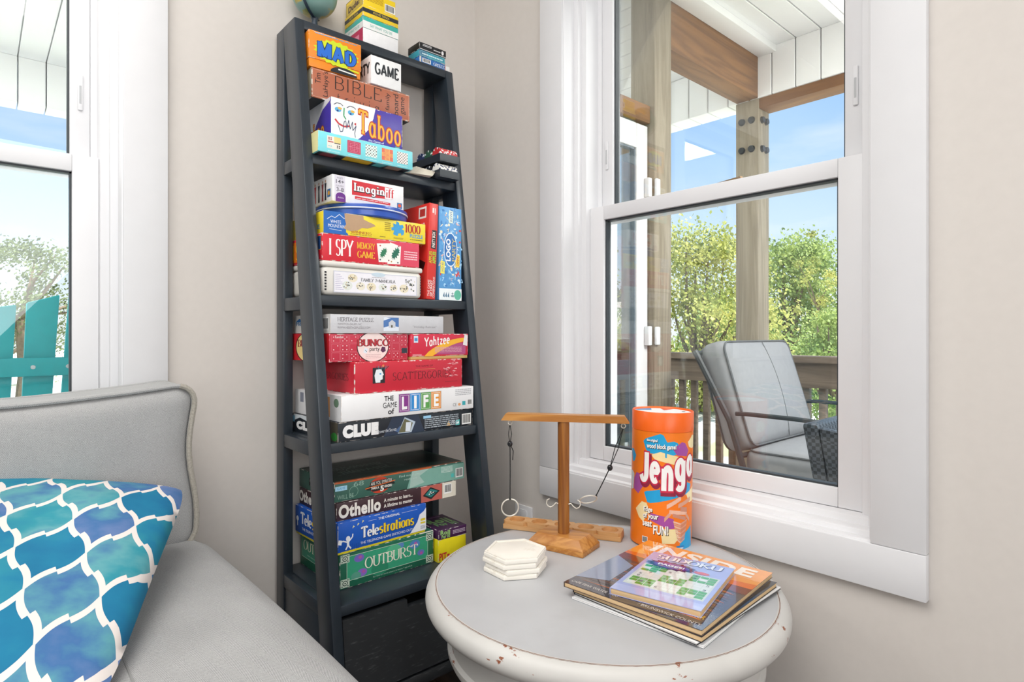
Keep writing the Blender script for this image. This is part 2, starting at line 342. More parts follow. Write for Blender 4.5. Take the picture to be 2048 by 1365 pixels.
def stroke_text(s, thick=.15, thin=.05, serif=.26, track=.1, grow=0.):
    polys = []; x = 0.
    for ch in s:
        w, sts = GLY.get(ch, GLY[' '])
        for pts, fl in sts:
            n = len(pts); closed = n > 8 and abs(pts[0][0]-pts[-1][0])+abs(pts[0][1]-pts[-1][1]) < 1e-6
            L, Rr = [], []
            for i in range(n):
                a = pts[i-1] if i > 0 else (pts[-2] if closed else pts[0]); b = pts[i+1] if i < n-1 else (pts[1] if closed else pts[-1])
                dx, dy = b[0]-a[0], b[1]-a[1]; q = math.hypot(dx, dy) or 1; dx, dy = dx/q, dy/q
                hw = .5*(thin+(thick-thin)*dy*dy)+grow
                ex = 0.
                if not closed and i in (0, n-1): ex = grow*(-1 if i == 0 else 1)
                L.append((x+pts[i][0]-dy*hw+dx*ex, pts[i][1]+dx*hw+dy*ex)); Rr.append((x+pts[i][0]+dy*hw+dx*ex, pts[i][1]-dx*hw+dy*ex))
            for i in range(n-1): polys.append([L[i], L[i+1], Rr[i+1], Rr[i]])
            if serif:
                for f, k in (('s', 0), ('e', -1)):
                    if f in fl:
                        px, py = pts[k]; up = 1 if py < .3 else -1; sw = serif*.5+grow
                        y0, y1 = py-up*grow, py+up*(thin+grow)
                        polys.append([(x+px-sw, y0), (x+px+sw, y0), (x+px+sw, y1), (x+px-sw, y1)])
        x += w+track
    return polys
_tc = {}
def font_text(s, bold=0., space=1.):
    if 'M' in s or 'W' in s: bold = 0.
    k = (s, bold, space)
    if k in _tc: return _tc[k]
    cu = bpy.data.curves.new('t', 'FONT'); cu.body = s; cu.offset = bold; cu.resolution_u = 4; cu.space_character = space; cu.fill_mode = 'FRONT'; cu.dimensions = '2D'
    o = bpy.data.objects.new('t', cu); COL.objects.link(o)
    dg = bpy.context.evaluated_depsgraph_get(); me = bpy.data.meshes.new_from_object(o.evaluated_get(dg))
    P = [[(me.vertices[i].co.x, me.vertices[i].co.y) for i in p.vertices] for p in me.polygons]
    bpy.data.objects.remove(o); bpy.data.curves.remove(cu); bpy.data.meshes.remove(me)
    _tc[k] = P; return P
class Print:
    """flat ink shapes on one face of W x H metres; all coordinates are fractions of the face"""
    def __init__(s, W, Hh): s.W, s.H = W, Hh; s.parts = {}; s.cur = 'printed_artwork'
    def part(s, n): s.cur = n; return s
    def add(s, polys, col, lay): s.parts.setdefault(s.cur, []).append((polys, col, lay)); return s
    def rect(s, u0, v0, u1, v1, col, lay=1): return s.add([[(u0, v0), (u1, v0), (u1, v1), (u0, v1)]], col, lay)
    def poly(s, pts, col, lay=1): return s.add([pts], col, lay)
    def ell(s, cu, cv, ru, rv, col, lay=1, n=28): return s.add([arc(cu, cv, ru, rv, 0, 360, n)[:-1]], col, lay)
    def line(s, pts, w, col, lay=2):
        """polyline of width w metres"""
        out = []
        for (a, b) in zip(pts, pts[1:]):
            dx, dy = (b[0]-a[0])*s.W, (b[1]-a[1])*s.H; q = math.hypot(dx, dy) or 1; nx, ny = -dy/q*w/2/s.W, dx/q*w/2/s.H
            out.append([(a[0]-nx, a[1]-ny), (b[0]-nx, b[1]-ny), (b[0]+nx, b[1]+ny), (a[0]+nx, a[1]+ny)])
        return s.add(out, col, lay)
    def frame(s, u0, v0, u1, v1, w, col, lay=2): return s.line([(u0, v0), (u1, v0), (u1, v1), (u0, v1), (u0, v0)], w, col, lay)
    def text(s, t, u0, v0, u1, v1, col, lay=3, style='sans', bold=.02, rot=0, tilt=0., grow=0., space=1., **k):
        if style == 'sans': P = font_text(t, min(bold, .045)+grow if bold < .09 else bold+grow, max(space, 1+max(0, bold-.02)*2.4))
        elif style == 'thin': P = stroke_text(t, k.get('thick', .07), k.get('thin', .045), 0, k.get('track', .12), grow)
        else: P = stroke_text(t, k.get('thick', .17), k.get('thin', .05), k.get('serif', .28), k.get('track', .08), grow)
        if not P: return s
        if rot == 90: P = [[(-y, x) for x, y in p] for p in P]
        elif rot == -90: P = [[(y, -x) for x, y in p] for p in P]
        elif rot == 180: P = [[(-x, -y) for x, y in p] for p in P]
        xs = [x for p in P for x, y in p]; ys = [y for p in P for x, y in p]
        ax, bx, ay, by = min(xs)+grow*.8, max(xs)-grow*.8, min(ys)+grow*.8, max(ys)-grow*.8
        out = []
        for p in P:
            q = []
            for x, y in p:
                fu, fv = (x-ax)/(bx-ax or 1), (y-ay)/(by-ay or 1)
                q.append((u0+(u1-u0)*fu, v0+(v1-v0)*fv+tilt*(fu-.5)))
            out.append(q)
        return s.add(out, col, lay)
    def bars(s, u0, v0, u1, v1, n, col, lay=2, seed=1, vertical=False):
        """lines of print too small to read"""
        rd = random.Random(seed); out = []
        for i in range(n):
            v = v0+(v1-v0)*(i+.2)/n; h = (v1-v0)/n*.5; u = u0
            while u < u1-.004:
                w = min((u1-u0)*rd.uniform(.04, .16), u1-u); out.append([(u, v), (u+w*.85, v), (u+w*.85, v+h), (u, v+h)]); u += w
        return s.add(out, col, lay)
    def barcode(s, u0, v0, u1, v1, lay=2):
        s.rect(u0, v0, u1, v1, 'f4f4f2', lay); rd = random.Random(3); u = u0+(u1-u0)*.08; out = []
        while u < u1-(u1-u0)*.1:
            w = (u1-u0)*rd.choice((.02, .03, .05)); out.append([(u, v0+(v1-v0)*.14), (u+w, v0+(v1-v0)*.14), (u+w, v1-(v1-v0)*.08), (u, v1-(v1-v0)*.08)]); u += w+(u1-u0)*rd.choice((.02, .035))
        return s.add(out, '2a2a2a', lay+1)
    def build(s, parent, fn, eps=.00013, cuts=None, rough=.38):
        for pn, items in s.parts.items():
            bm = bmesh.new(); mats = []; 
            for ii, (polys, col, lay) in enumerate(items):
                if col not in mats: mats.append(col)
                mi = mats.index(col); strokes = len(polys) > 1 and all(len(q) == 4 for q in polys)
                for k, p in enumerate(polys):
                    lz = lay+.004*ii+(.023*(k % 41) if strokes else 0.)
                    vs = [bm.verts.new((u, v, lz)) for u, v in p]
                    try: f = bm.faces.new(vs); f.material_index = mi
                    except ValueError: pass
            if cuts:
                for c in cuts:
                    bmesh.ops.bisect_plane(bm, geom=bm.verts[:]+bm.edges[:]+bm.faces[:], plane_co=(c, 0, 0), plane_no=(1, 0, 0))
            for v in bm.verts: v.co = fn(v.co.x, v.co.y, v.co.z*eps)
            me = bpy.data.meshes.new(pn); bm.to_mesh(me); bm.free()
            for c in mats: me.materials.append(PM(c, rough))
            o = bpy.data.objects.new(pn, me); COL.objects.link(o); o.parent = parent; FR[o] = FR.get(parent)
def face(kind, w, d, h, z0=0.):
    """maps face fractions to box-local points: front -y, left -x, right +x, top, bottom"""
    return {
     'front': lambda u, v, e: (-w/2+u*w, -e, z0+v*h), 'left': lambda u, v, e: (-w/2-e, d-u*d, z0+v*h),
     'right': lambda u, v, e: (w/2+e, u*d, z0+v*h), 'top': lambda u, v, e: (-w/2+u*w, v*d, z0+h+e),
     'bottom': lambda u, v, e: (-w/2+u*w, d-v*d, z0-e)}[kind]
def carton(name, label, cat, group, XL, XR, Y, z, d, h, rz=0., lid='ffffff', base=None, lid_frac=1., rough=.4, bev=.0016, wear=None, tilt=0.):
    """a game box lying with its front towards the room; XL..XR at the front plane Y"""
    w = (XR-XL)/math.cos(rz)
    m = Matrix.Translation(((XL+XR)/2, Y, z)) @ Matrix.Rotation(rz, 4, 'Z') @ Matrix.Rotation(tilt, 4, 'Y')
    t = thing(name, label, cat, group=group, mat=m)
    lm = worn('carton board '+lid+name, lid, wear, rough, 60., .70, .74) if wear else PM(lid, rough)
    em = worn('rubbed edge '+lid, lid, 'ded6cf', .6, 45., .50, .56)
    if base is None:
        MB().box(-w/2, 0, 0, w/2, d, h, bev, 2, 1).build('carton', [lm, em], t, world=False)
    else:
        zl = h*(1-lid_frac); i = .0016
        MB().box(-w/2+i, i, 0, w/2-i, d-i, zl+.0005, bev*.6).build('base', PM(base, rough), t, world=False)
        MB().box(-w/2, 0, zl, w/2, d, h, bev, 2, 1).build('lid', [lm, em], t, world=False)
    return t, w
# ------------------------------------------------------------------ the setting: room shell and windows
WALL = M('greige wall paint', 'd4cec8', .75, .012, 60., bump=.05)
TRIM = M('white trim paint', 'dcdcde', .6, .01, 20., spec=.25)
VINYL = M('white window vinyl', 'e2e2e4', .45, .008, 15., spec=.3)
DARKGASKET = M('dark glazing gasket', '33393d', .5)
PANE = glass('window glass', (.97, .985, .98))
def structure(name, mb, mat, parent=None, smooth=35):
    o = mb.build(name, mat, parent, smooth=smooth)
    if parent is None: o['kind'] = 'structure'
    return o
ZT = 2.62
W2 = (.3805, 1.1508, H-.38, H+1.06)      # opening in the right wall: y0, y1, z0, z1
W1 = (-.531, .239, H-.38, H+1.06)        # opening in the left wall: x0, x1, z0, z1
XB, YB = -3.0, -2.5
m = MB(); a, b, z0, z1 = W2
for y0, y1, q0, q1 in ((YB, a, 0, ZT), (b, WY, 0, ZT), (a, b, 0, z0), (a, b, z1, ZT)): m.box(WX, y0, q0, WX+.17, y1, q1)
structure('wall_right', m, WALL, smooth=0)
m = MB(); a, b, z0, z1 = W1
for x0, x1, q0, q1 in ((XB, a, 0, ZT), (b, WX+.17, 0, ZT), (a, b, 0, z0), (a, b, z1, ZT)): m.box(x0, WY, q0, x1, WY+.17, q1)
structure('wall_left', m, WALL, smooth=0)
structure('wall_back', MB().box(XB-.1, YB-.1, 0, WX+.17, YB, ZT), WALL, smooth=0)
structure('wall_side', MB().box(XB-.1, YB, 0, XB, WY+.17, ZT), WALL, smooth=0)
structure('ceiling', MB().box(XB-.1, YB-.1, ZT, WX+.17, WY+.17, ZT+.12), M('ceiling paint', 'f2f1ee', .8), smooth=0)
FL = wood('dark floor boards', '2b1d17', '4a3328', 'y', .4, 8.)
m = MB(); x = XB
while x < WX:
    m.box(x, YB, -.05, min(x+.138, WX), WY, 0.); x += .14
structure('floor', m, FL, smooth=0)
structure('floor.001', MB().box(XB, YB, -.12, WX, WY, -.05), M('subfloor', '3a2e28', .8), smooth=0).name = 'floor_subfloor'
def baseboard(name, box): structure(name, MB().box(*box, bev=.004), TRIM)
baseboard('baseboard_left', (XB, WY-.014, 0, WX, WY, .12)); baseboard('baseboard_right', (WX-.014, YB, 0, WX, WY-.014, .12))

def window(name, mapf, u0, u1, z0, z1, meet):
    """double-hung window; mapf(u, n, z) with n the distance behind the wall face"""
    root = thing(name, None, None, kind='structure')
    def bx(mb, a0, a1, n0, n1, q0, q1, bev=.0015):
        p = [mapf(a0, n0, q0), mapf(a1, n0, q0), mapf(a1, n1, q0), mapf(a0, n1, q0), mapf(a0, n0, q1), mapf(a1, n0, q1), mapf(a1, n1, q1), mapf(a0, n1, q1)]
        return mb.hexa(p, bev)
    c = .0865; f = -.018
    m = MB(); bx(m, u0-c, u0, f, 0, z0, z1+c); m.build('side_casing', TRIM, root)
    m = MB(); bx(m, u1, u1+c, f, 0, z0, z1+c); m.build('side_casing', TRIM, root)
    m = MB(); bx(m, u0, u1, f, 0, z1, z1+c); m.build('head_casing', TRIM, root)
    m = MB(); bx(m, u0-c, u1+c, f-.001, 0, z0-.081, z0-.0008); m.build('apron_casing', TRIM, root)
    m = MB()   # jamb: flush return, then two steps towards the sash
    for s, e in ((u0, 1), (u1, -1)):
        bx(m, min(s-.01*e, s+.003*e), max(s-.01*e, s+.003*e), -.012, .17, z0, z1)
        bx(m, min(s, s+.018*e), max(s, s+.018*e), .030, .17, z0, z1); bx(m, min(s, s+.034*e), max(s, s+.034*e), .046, .17, z0, z1)
        bx(m, min(s, s+.046*e), max(s, s+.046*e), .098, .17, z0, z1)
    bx(m, u0, u1, -.012, .17, z1-.003, z1+.012); bx(m, u0, u1, .03, .17, z1-.03, z1)
    m.build('jamb', VINYL, root)
    m = MB(); bx(m, u0-.002, u1+.002, .034, .17, z0-.02, z0+.030, .003); bx(m, u0-.002, u1+.002, .004, .06, z0-.02, z0+.015, .004); bx(m, u0-.002, u1+.002, -.0155, .02, z0-.02, z0+.004, .003); m.build('sill', VINYL, root)
    def sash(nm, a0, a1, n0, n1, q0, q1, st, rb, rt):
        m = MB()
        bx(m, a0, a0+st, n0, n1, q0, q1, .002); bx(m, a1-st, a1, n0, n1, q0, q1, .002); bx(m, a0+st, a1-st, n0, n1, q0, q0+rb, .002); bx(m, a0+st, a1-st, n0, n1, q1-rt, q1, .002)
        s = m.build(nm, VINYL, root)
        g = MB(); nm_ = (n0+n1)/2; w = .004
        for aa in ((a0+st, a0+st+w, q0+rb, q1-rt), (a1-st-w, a1-st, q0+rb, q1-rt), (a0+st, a1-st, q0+rb, q0+rb+w), (a0+st, a1-st, q1-rt-w, q1-rt)):
            bx(g, aa[0], aa[1], nm_-.009, nm_+.009, aa[2], aa[3], 0)
        g.build('glazing_gasket', DARKGASKET, s)
        g = MB(); bx(g, a0+st, a1-st, nm_-.002, nm_+.002, q0+rb, q1-rt, 0); g.build('glass_pane', PANE, s)
        return s
    sash('lower_sash', u0+.0345, u1-.0345, .062, .096, z0+.031, meet, .049, .039, .038)
    up = sash('upper_sash', u0+.0465, u1-.0465, .101, .135, meet-.04, z1-.03, .0375, .04, .05)
    for a in (u0+.058, u1-.070):
        g = MB(); bx(g, a, a+.010, .0965, .102, meet+.11, meet+.19, .002); s = g.build('vent_latch', VINYL, up)
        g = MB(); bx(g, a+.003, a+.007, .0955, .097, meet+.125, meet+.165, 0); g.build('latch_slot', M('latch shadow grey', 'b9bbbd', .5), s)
    return root
window('window_2', lambda u, n, z: (WX+n, u, z), *W2, H+.353)
window('window_1', lambda u, n, z: (u, WY+n, z), *W1, H+.395)

o = thing('wall_outlet', 'white electrical outlet low on the wall behind the round table', 'outlet', (WX, 1.32, H-.575))
MB().box(WX-.006, 1.283, H-.632, WX, 1.357, H-.515, .002).build('cover_plate', VINYL, o)
for dz in (.030, -.030):
    MB().box(WX-.009, 1.303, H-.5735+dz-.016, WX-.006, 1.337, H-.5735+dz+.016, .003).build('socket', VINYL, o)

# ------------------------------------------------------------------ the porch outside
BEAD = M('white porch beadboard', 'f8f8fa', .5, .01)
PT = wood('weathered porch timber', '837867', '9a8f7d', 'z', .8, 14.)
PTB = wood('brown porch beam', '6f4a2a', '8d6238', 'x', .7, 9.)
PTY = wood('brown porch edge beam', '7a5233', '93683f', 'y', .7, 9.)
RAILW = wood('grey brown rail timber', '6b5d50', '857565', 'y', .8, 12.)
PX, PY, ZC = 3.42, 4.64, H+1.66      # porch edges and ceiling height
def planks(mb, x0, x1, y0, y1, z, t, axis, step=.135):
    q = x0 if axis == 'y' else y0; e = x1 if axis == 'y' else y1
    while q < e-1e-6:
        r = min(q+step-.006, e)
        if axis == 'y': mb.box(q, y0, z, r, y1, z+t, .003, 1)
        else: mb.box(x0, q, z, x1, r, z+t, .003, 1)
        q += step
m = MB(); planks(m, WX+.17, PX+.15, YB-.5, 1.66, ZC, .02, 'x'); m.box(WX+.17, YB-.5, ZC+.02, PX+.2, 1.66, ZC+.06)
m.mi = 0; structure('porch_ceiling_east', m, BEAD).name = 'ceiling_porch'
m = MB(); planks(m, XB-1, PX+.15, 1.80, PY+.15, ZC, .02, 'y'); m.box(XB-1, 1.735, ZC+.02, PX+.2, PY+.2, ZC+.06)
structure('ceiling_porch', m, BEAD)
structure('roof', MB().box(XB-1.2, YB-.8, ZC+.25, PX+.45, PY+.45, ZC+.33), M('roof shingle', '6b6763', .9), smooth=0)
m = MB(); y = YB-.5
while y < PY:      # wrapped fascia boards over the outer beams
    m.box(PX, y, H+1.385, PX+.16, min(y+.129, PY+.15), ZC, .003, 1); y += .135
structure('trim_1', m, BEAD)
m = MB(); x = XB-1
while x < PX:
    m.box(x, PY, H+1.385, min(x+.129, PX), PY+.16, ZC, .003, 1); x += .135
structure('trim_2', m, BEAD)
structure('trim_3', MB().box(WX+.17, 1.56, ZC-.04, PX, 1.665, ZC-.0, .003), BEAD)
m = MB()
for k in range(60):
    m.box(WX+.17, -3+k*.142, -.11, PX+.15, -3+k*.142+.136, -.07, .002, 1)
for k in range(28):
    m.box(XB-1, 1.735+k*.142 if 1.735+k*.142 < 5.5 else 5.5, -.112, WX+.17, 1.735+k*.142+.136, -.072, .002, 1) if 1.735+k*.142 < PY+.1 else None
structure('porch_deck', m, M('weathered deck boards', 'c6c2ba', .85, .10, 9.))
def porch_post(name, x0, y0, label, z0=-.07, z1=ZC):
    t = thing(name, label, 'post', (x0+.07, y0+.07, z0), group=None)
    MB().box(x0, y0, z0, x0+.14, y0+.14, z1, .006).build('timber', PT, t)
    return t
porch_post('porch_post', 2.387, 1.666, 'weathered square porch post beside the white storm door', z1=ZC)
pp = porch_post('porch_post', PX, 1.666, 'porch corner post with bolts behind the cushioned patio chair', z1=H+1.385)
BOLT = M('dark bolt steel', '3a3d40', .5, metal=.6)
for x in (.045, .095):
    for z in (.12, .29):
        for (p, q) in (((PX+x, 1.666, H+1.385-z), (PX+x, 1.651, H+1.385-z)),):
            MB().cyl(p, q, .021, .017, 16).build('bolt_head', BOLT, pp)
for y in (.04, .10):
    for z in (.12, .29):
        MB().cyl((PX, 1.666+y, H+1.385-z), (PX-.014, 1.666+y, H+1.385-z), .021, .017, 16).build('bolt_head', BOLT, pp)
t = thing('porch_beam', 'brown timber beam under the porch ceiling running out to the corner post', 'beam', (3, 1.73, H+1.4))
MB().box(2.527, 1.668, H+1.386, PX+.14, 1.80, ZC+.015, .004).build('timber', PTB, t)
t = thing('porch_edge_beam', 'thin brown beam below the white fascia right of the corner post', 'beam', (PX+.07, 0, H+1.33))
MB().box(PX+.01, YB, H+1.325, PX+.14, 1.666, H+1.385, .003).build('timber', PTY, t)
t = thing('door_header', 'short brown timber header above the white storm door', 'beam', (1.9, 1.73, H+1.0))
MB().box(WX+.17, 1.69, H+.998, 2.387, 1.775, H+1.082, .004).build('timber', PTB, t)

t = thing('storm_door', 'white framed glass storm door on the porch beside the post', 'door', (1.9, 1.73, -.07))
dm = MB(); d0, d1, dz = 1.41, 2.38, H+.985
dm.box(d0, 1.70, -.05, d0+.075, 1.745, dz, .004); dm.box(d1-.085, 1.70, -.05, d1, 1.745, dz, .004); dm.box(d0+.075, 1.70, dz-.115, d1-.085, 1.745, dz, .004); dm.box(d0+.075, 1.70, -.05, d1-.085, 1.745, .20, .004)
dm.build('door_frame', VINYL, t)
MB().box(d0+.075, 1.718, .2, d1-.085, 1.723, dz-.115).build('glass_pane', PANE, t)
g = MB()
for q in ((d0+.075, d0+.083, .2, dz-.115), (d1-.093, d1-.085, .2, dz-.115)): g.box(q[0], 1.708, q[2], q[1], 1.735, q[3])
g.box(d0+.075, 1.708, dz-.123, d1-.085, 1.735, dz-.115); g.build('glazing_gasket', M('slate door gasket', '66727c', .5), t)
for z in (H+.69, H-.01):
    h = MB().box(d1-.03, 1.672, z-.045, d1-.002, 1.70, z+.045, .004).build('hinge', VINYL, t)
    MB().box(d1+.002, 1.650, z-.043, d1+.034, 1.6655, z+.043, .006).build('hinge_cover', VINYL, h)
SLATE = M('slate grey painted rail', '6f7a86', .6)
t = thing('porch_gate', 'slate grey painted gate rail seen through the storm door', 'railing', (2.95, 2.18, -.07))
MB().box(2.58, 2.16, H-.267, 3.27, 2.20, H-.154, .004).build('top_rail', SLATE, t)
MB().box(2.58, 2.16, .02, 3.27, 2.20, .12, .004).build('bottom_rail', SLATE, t)
for k in range(6): MB().box(2.60+k*.125, 2.165, -.07, 2.64+k*.125, 2.195, H-.267, .003).build('baluster', SLATE, t)
porch_post('porch_post', PX, 2.53, 'brown porch post seen through the glass of the storm door', z1=H+1.385)
def railing(name, label, p0, p1, y_axis, zt, mat, step=.088):
    t = thing(name, label, 'railing', ((p0[0]+p1[0])/2, (p0[1]+p1[1])/2, -.07))
    n = MB(); n2 = MB()
    if y_axis:
        n.box(p0[0]-.03, p0[1], zt-.036, p0[0]+.15, p1[1], zt, .004); n2.box(p0[0]+.02, p0[1], zt-.175, p0[0]+.06, p1[1], zt-.036, .003)
    else:
        n.box(p0[0], p0[1]-.03, zt-.036, p1[0], p0[1]+.15, zt, .004); n2.box(p0[0], p0[1]+.02, zt-.175, p1[0], p0[1]+.06, zt-.036, .003)
    n.build('cap_rail', mat, t); n2.build('top_rail', mat, t)
    n = MB(); L = (p1[1]-p0[1]) if y_axis else (p1[0]-p0[0])
    b = MB()
    if y_axis: b.box(p0[0]+.02, p0[1], .02, p0[0]+.06, p1[1], .10, .003)
    else: b.box(p0[0], p0[1]+.02, .02, p1[0], p0[1]+.06, .10, .003)
    b.build('bottom_rail', mat, t)
    for k in range(int(L/step)):
        b = MB()
        if y_axis: b.box(p0[0]+.061, p0[1]+.04+k*step, -.05, p0[0]+.098, p0[1]+.077+k*step, zt-.05, .003)
        else: b.box(p0[0]+.04+k*step, p0[1]+.061, -.05, p0[0]+.077+k*step, p0[1]+.098, zt-.05, .003)
        b.build('baluster', mat, t)
    return t
railing('porch_railing', 'weathered porch railing between the corner post and the right edge of the window', (PX, -.75), (PX, 1.664), True, H-.125, RAILW)
railing('porch_railing', 'weathered porch railing between the corner post and the post behind the storm door', (PX, 1.81), (PX, 2.525), True, H-.125, RAILW)
railing('porch_railing', 'weathered porch railing running on behind the storm door glass', (PX, 2.675), (PX, PY-.05), True, H-.125, RAILW)

# patio chair with cushions, facing along the porch
GREYC = M('grey outdoor cushion fabric', '8d8e91', .9, .04, 40., bump=.05)
PIPE = M('dark cushion piping', '5f6164', .8)
BLK = M('black powder coated metal', '34383b', .5)
def puff(hx, hy, hz, r, bx=0., by=0., bz=0., cuts=18):
    """rounded, slightly stuffed block centred on the origin"""
    bm = bmesh.new(); bmesh.ops.create_cube(bm, size=2.); bmesh.ops.subdivide_edges(bm, edges=bm.edges[:], cuts=cuts, use_grid_fill=True)
    for v in bm.verts:
        u = Vector(v.co); p = Vector((u.x*hx, u.y*hy, u.z*hz))
        c = Vector((max(-hx+r, min(hx-r, p.x)), max(-hy+r, min(hy-r, p.y)), max(-hz+r, min(hz-r, p.z)))); d = p-c
        if d.length > 1e-9: p = c+d.normalized()*r
        fx, fy, fz = 1-u.x**2, 1-u.y**2, 1-u.z**2
        p.x += bx*u.x*fy*fz; p.y += by*u.y*fx*fz; p.z += bz*u.z*fx*fy
        v.co = p
    return bm
def rrect(hx, hz, r, n=6):
    o = []
    for cx, cz, a in ((hx-r, hz-r, 0), (-hx+r, hz-r, 90), (-hx+r, -hz+r, 180), (hx-r, -hz+r, 270)):
        o += [(cx+r*math.cos(R(a+90*i/n)), cz+r*math.sin(R(a+90*i/n))) for i in range(n+1)]
    return o
def puff_part(name, mat, parent, M4, *a, **k):
    m = MB(); m.bm.free(); m.bm = puff(*a, **k)
    for v in m.bm.verts: v.co = M4 @ v.co
    return m.build(name, mat, parent, smooth=60)
pc = thing('patio_chair', 'grey cushioned patio chair with black metal arms by the porch railing', 'chair', (2.83, 1.0, -.07))
Mb = Matrix.Translation((2.83, 1.375, H-.280)) @ Matrix.Rotation(R(-17), 4, 'X')
cu = puff_part('back_cushion', GREYC, pc, Mb, .34, .07, .25, .05, by=.03)
for y in (-.062, .062):
    MB().tube([Mb @ Vector((x, y, z)) for x, z in rrect(.327, .237, .05)], .0042, 6, True).build('piping', PIPE, cu)
MB().tube([Mb @ Vector((.02, -.071-.029*(1-(z/.25)**2), z)) for z in [-.23+.046*k for k in range(11)]], .002, 6).build('center_seam', PIPE, cu)
Ms = Matrix.Translation((2.83, .99, H-.56))
cu = puff_part('seat_cushion', GREYC, pc, Ms, .345, .29, .06, .045, bz=.02)
MB().tube([Ms @ Vector((x, y, .052)) for x, y in rrect(.332, .277, .05)], .0042, 6, True).build('piping', PIPE, cu)
for x in (2.465, 3.195):
    MB().tube([(x, .74, -.06), (x, .76, .40), (x, .80, H-.37), (x, .86, H-.352), (x, 1.05, H-.345), (x, 1.25, H-.345), (x, 1.30, H-.348)], .010, 8).build('armrest', BLK, pc)
    MB().tube([(x, 1.36, -.06), (x, 1.25, .30), (x, 1.33, .55), (x, 1.50, H-.08)], .014, 8).build('back_leg', BLK, pc)
f = MB()
for k in range(5): f.box(2.47, .78+k*.1, .295, 3.19, .81+k*.1, .303)
f.build('seat_slats', BLK, pc)
for y in (.74, 1.25): MB().tube([(2.465, y, .30), (3.195, y, .30)], .012).build('seat_rail', BLK, pc)
for y, z in ((1.495, H-.09), (1.28, .40)): MB().tube([(2.465, y, z), (3.195, y, z)], .012).build('back_crossbar', BLK, pc)

# dark wicker armchair close to the right edge of the window
def wicker():
    m, t, b = _nodes('dark woven wicker'); N = t.nodes.new
    co = N('ShaderNodeTexCoord'); ck = N('ShaderNodeTexChecker'); ck.inputs['Scale'].default_value = 90; ck.inputs[1].default_value = lin('25292e'); ck.inputs[2].default_value = lin('4a5058')
    t.links.new(co.outputs['Object'], ck.inputs[0]); t.links.new(ck.outputs[0], b.inputs['Base Color']); b.inputs['Roughness'].default_value = .5
    return m
WICK = wicker()
t = thing('wicker_chair', 'dark woven wicker armchair at the lower right of the window', 'chair', (2.15, .45, -.07))
def tub(x0, x1, y0, y1, zt, zb, k, th=.04):
    m = MB(); a = [(x0, y0), (x1, y0), (x1, y1), (x0, y1)]; cx, cy = (x0+x1)/2, (y0+y1)/2
    b = [(cx+(x-cx)*k, cy+(y-cy)*k) for x, y in a]
    m.hexa([(x, y, zb) for x, y in b]+[(x, y, zt) for x, y in a], .015); return m
m = MB(); m.hexa([(2.0, .66, -.06), (2.26, .66, -.06), (2.26, .70, -.06), (2.0, .70, -.06), (1.90, .74, H-.275), (2.32, .74, H-.275), (2.32, .79, H-.275), (1.90, .79, H-.275)], .012); m.build('wicker_back', WICK, t)
for x, k in ((1.90, 1), (2.28, -1)):
    m = MB(); m.hexa([(x+.10*k, .22, -.06), (x+.10*k+.04, .22, -.06), (x+.10*k+.04, .66, -.06), (x+.10*k, .66, -.06), (x, .16, H-.36), (x+.04, .16, H-.36), (x+.04, .74, H-.285), (x, .74, H-.285)], .01); m.build('wicker_arm', WICK, t)
MB().box(2.0, .24, .22, 2.24, .66, .34, .01).build('wicker_seat', WICK, t)

# teal adirondack chair on the north porch, seen from behind
TEAL = M('teal painted wood', '0ba0a8', .5, .06, 20.)
t = thing('adirondack_chair', 'teal slatted garden chair back outside the left window', 'chair', (0, 2.5, -.07))
for k, (xb0, xb1, xt0, xt1, zl, zr) in enumerate(((-.30, -.235, -.40, -.325, .10, .08), (-.205, -.14, -.25, -.173, .10, .085), (-.11, -.045, -.125, -.045, .08, .085), (-.01, .058, 0.0, .087, .07, .086), (.088, .155, .11, .19, .0925, .12), (.175, .24, .2126, .292, .118, .14))):
    yb, yt = 2.36, 2.30
    m = MB(); m.hexa([(xb0, yb+.02, -.0+.35), (xb1, yb+.02, .35), (xb1, yb+.04, .35), (xb0, yb+.04, .35), (xt0, yt, H+zl), (xt1, yt, H+zr), (xt1, yt+.02, H+zr), (xt0, yt+.02, H+zl)], .004)
    m.build('back_slat', TEAL, t)
cb = MB().box(-.42, 2.292, H-.128, .30, 2.318, H-.072, .004).build('crossbar', TEAL, t)
for x in (.01, .125, .21, -.1): MB().cyl((x, 2.293, H-.10), (x, 2.289, H-.10), .0065, .006, 12).build('screw', M('zinc screw', 'b9bdbf', .4, metal=.8), cb)
MB().box(-.36, 2.31, .30, .26, 2.335, .37, .004).build('lower_crossbar', TEAL, t)
for k in range(5): MB().box(-.34, 2.42+k*.1, .30+k*.016, .24, 2.50+k*.1, .322+k*.016, .004).build('seat_slat', TEAL, t)
for x in (-.46, .28):
    MB().box(x, 2.30, .52, x+.10, 2.95, .545, .006).build('armrest', TEAL, t); MB().box(x+.03, 2.82, -.07, x+.055, 2.90, .52, .004).build('front_leg', TEAL, t)
    MB().hexa([(x+.06, 2.22, -.07), (x+.085, 2.22, -.07), (x+.085, 2.32, -.07), (x+.06, 2.32, -.07), (x+.06, 2.82, .26), (x+.085, 2.82, .26), (x+.085, 2.82, .38), (x+.06, 2.82, .38)]).build('rear_leg', TEAL, t)

# a dead leaf caught on the sash
LEAF = M('dry brown leaf', '8f6f4c', .9, .2, 60.)
m = MB(); m.extr([(WX+.137, .70, H+.36), (WX+.137, .775, H+.352), (WX+.137, .79, H+.363), (WX+.136, .777, H+.372), (WX+.137, .76, H+.374), (WX+.136, .71, H+.378)], (.012, 0, .002))
prop(m.build('dry_leaf', LEAF, smooth=0), 'brown dry leaf resting on the middle rail of the window', 'leaf')

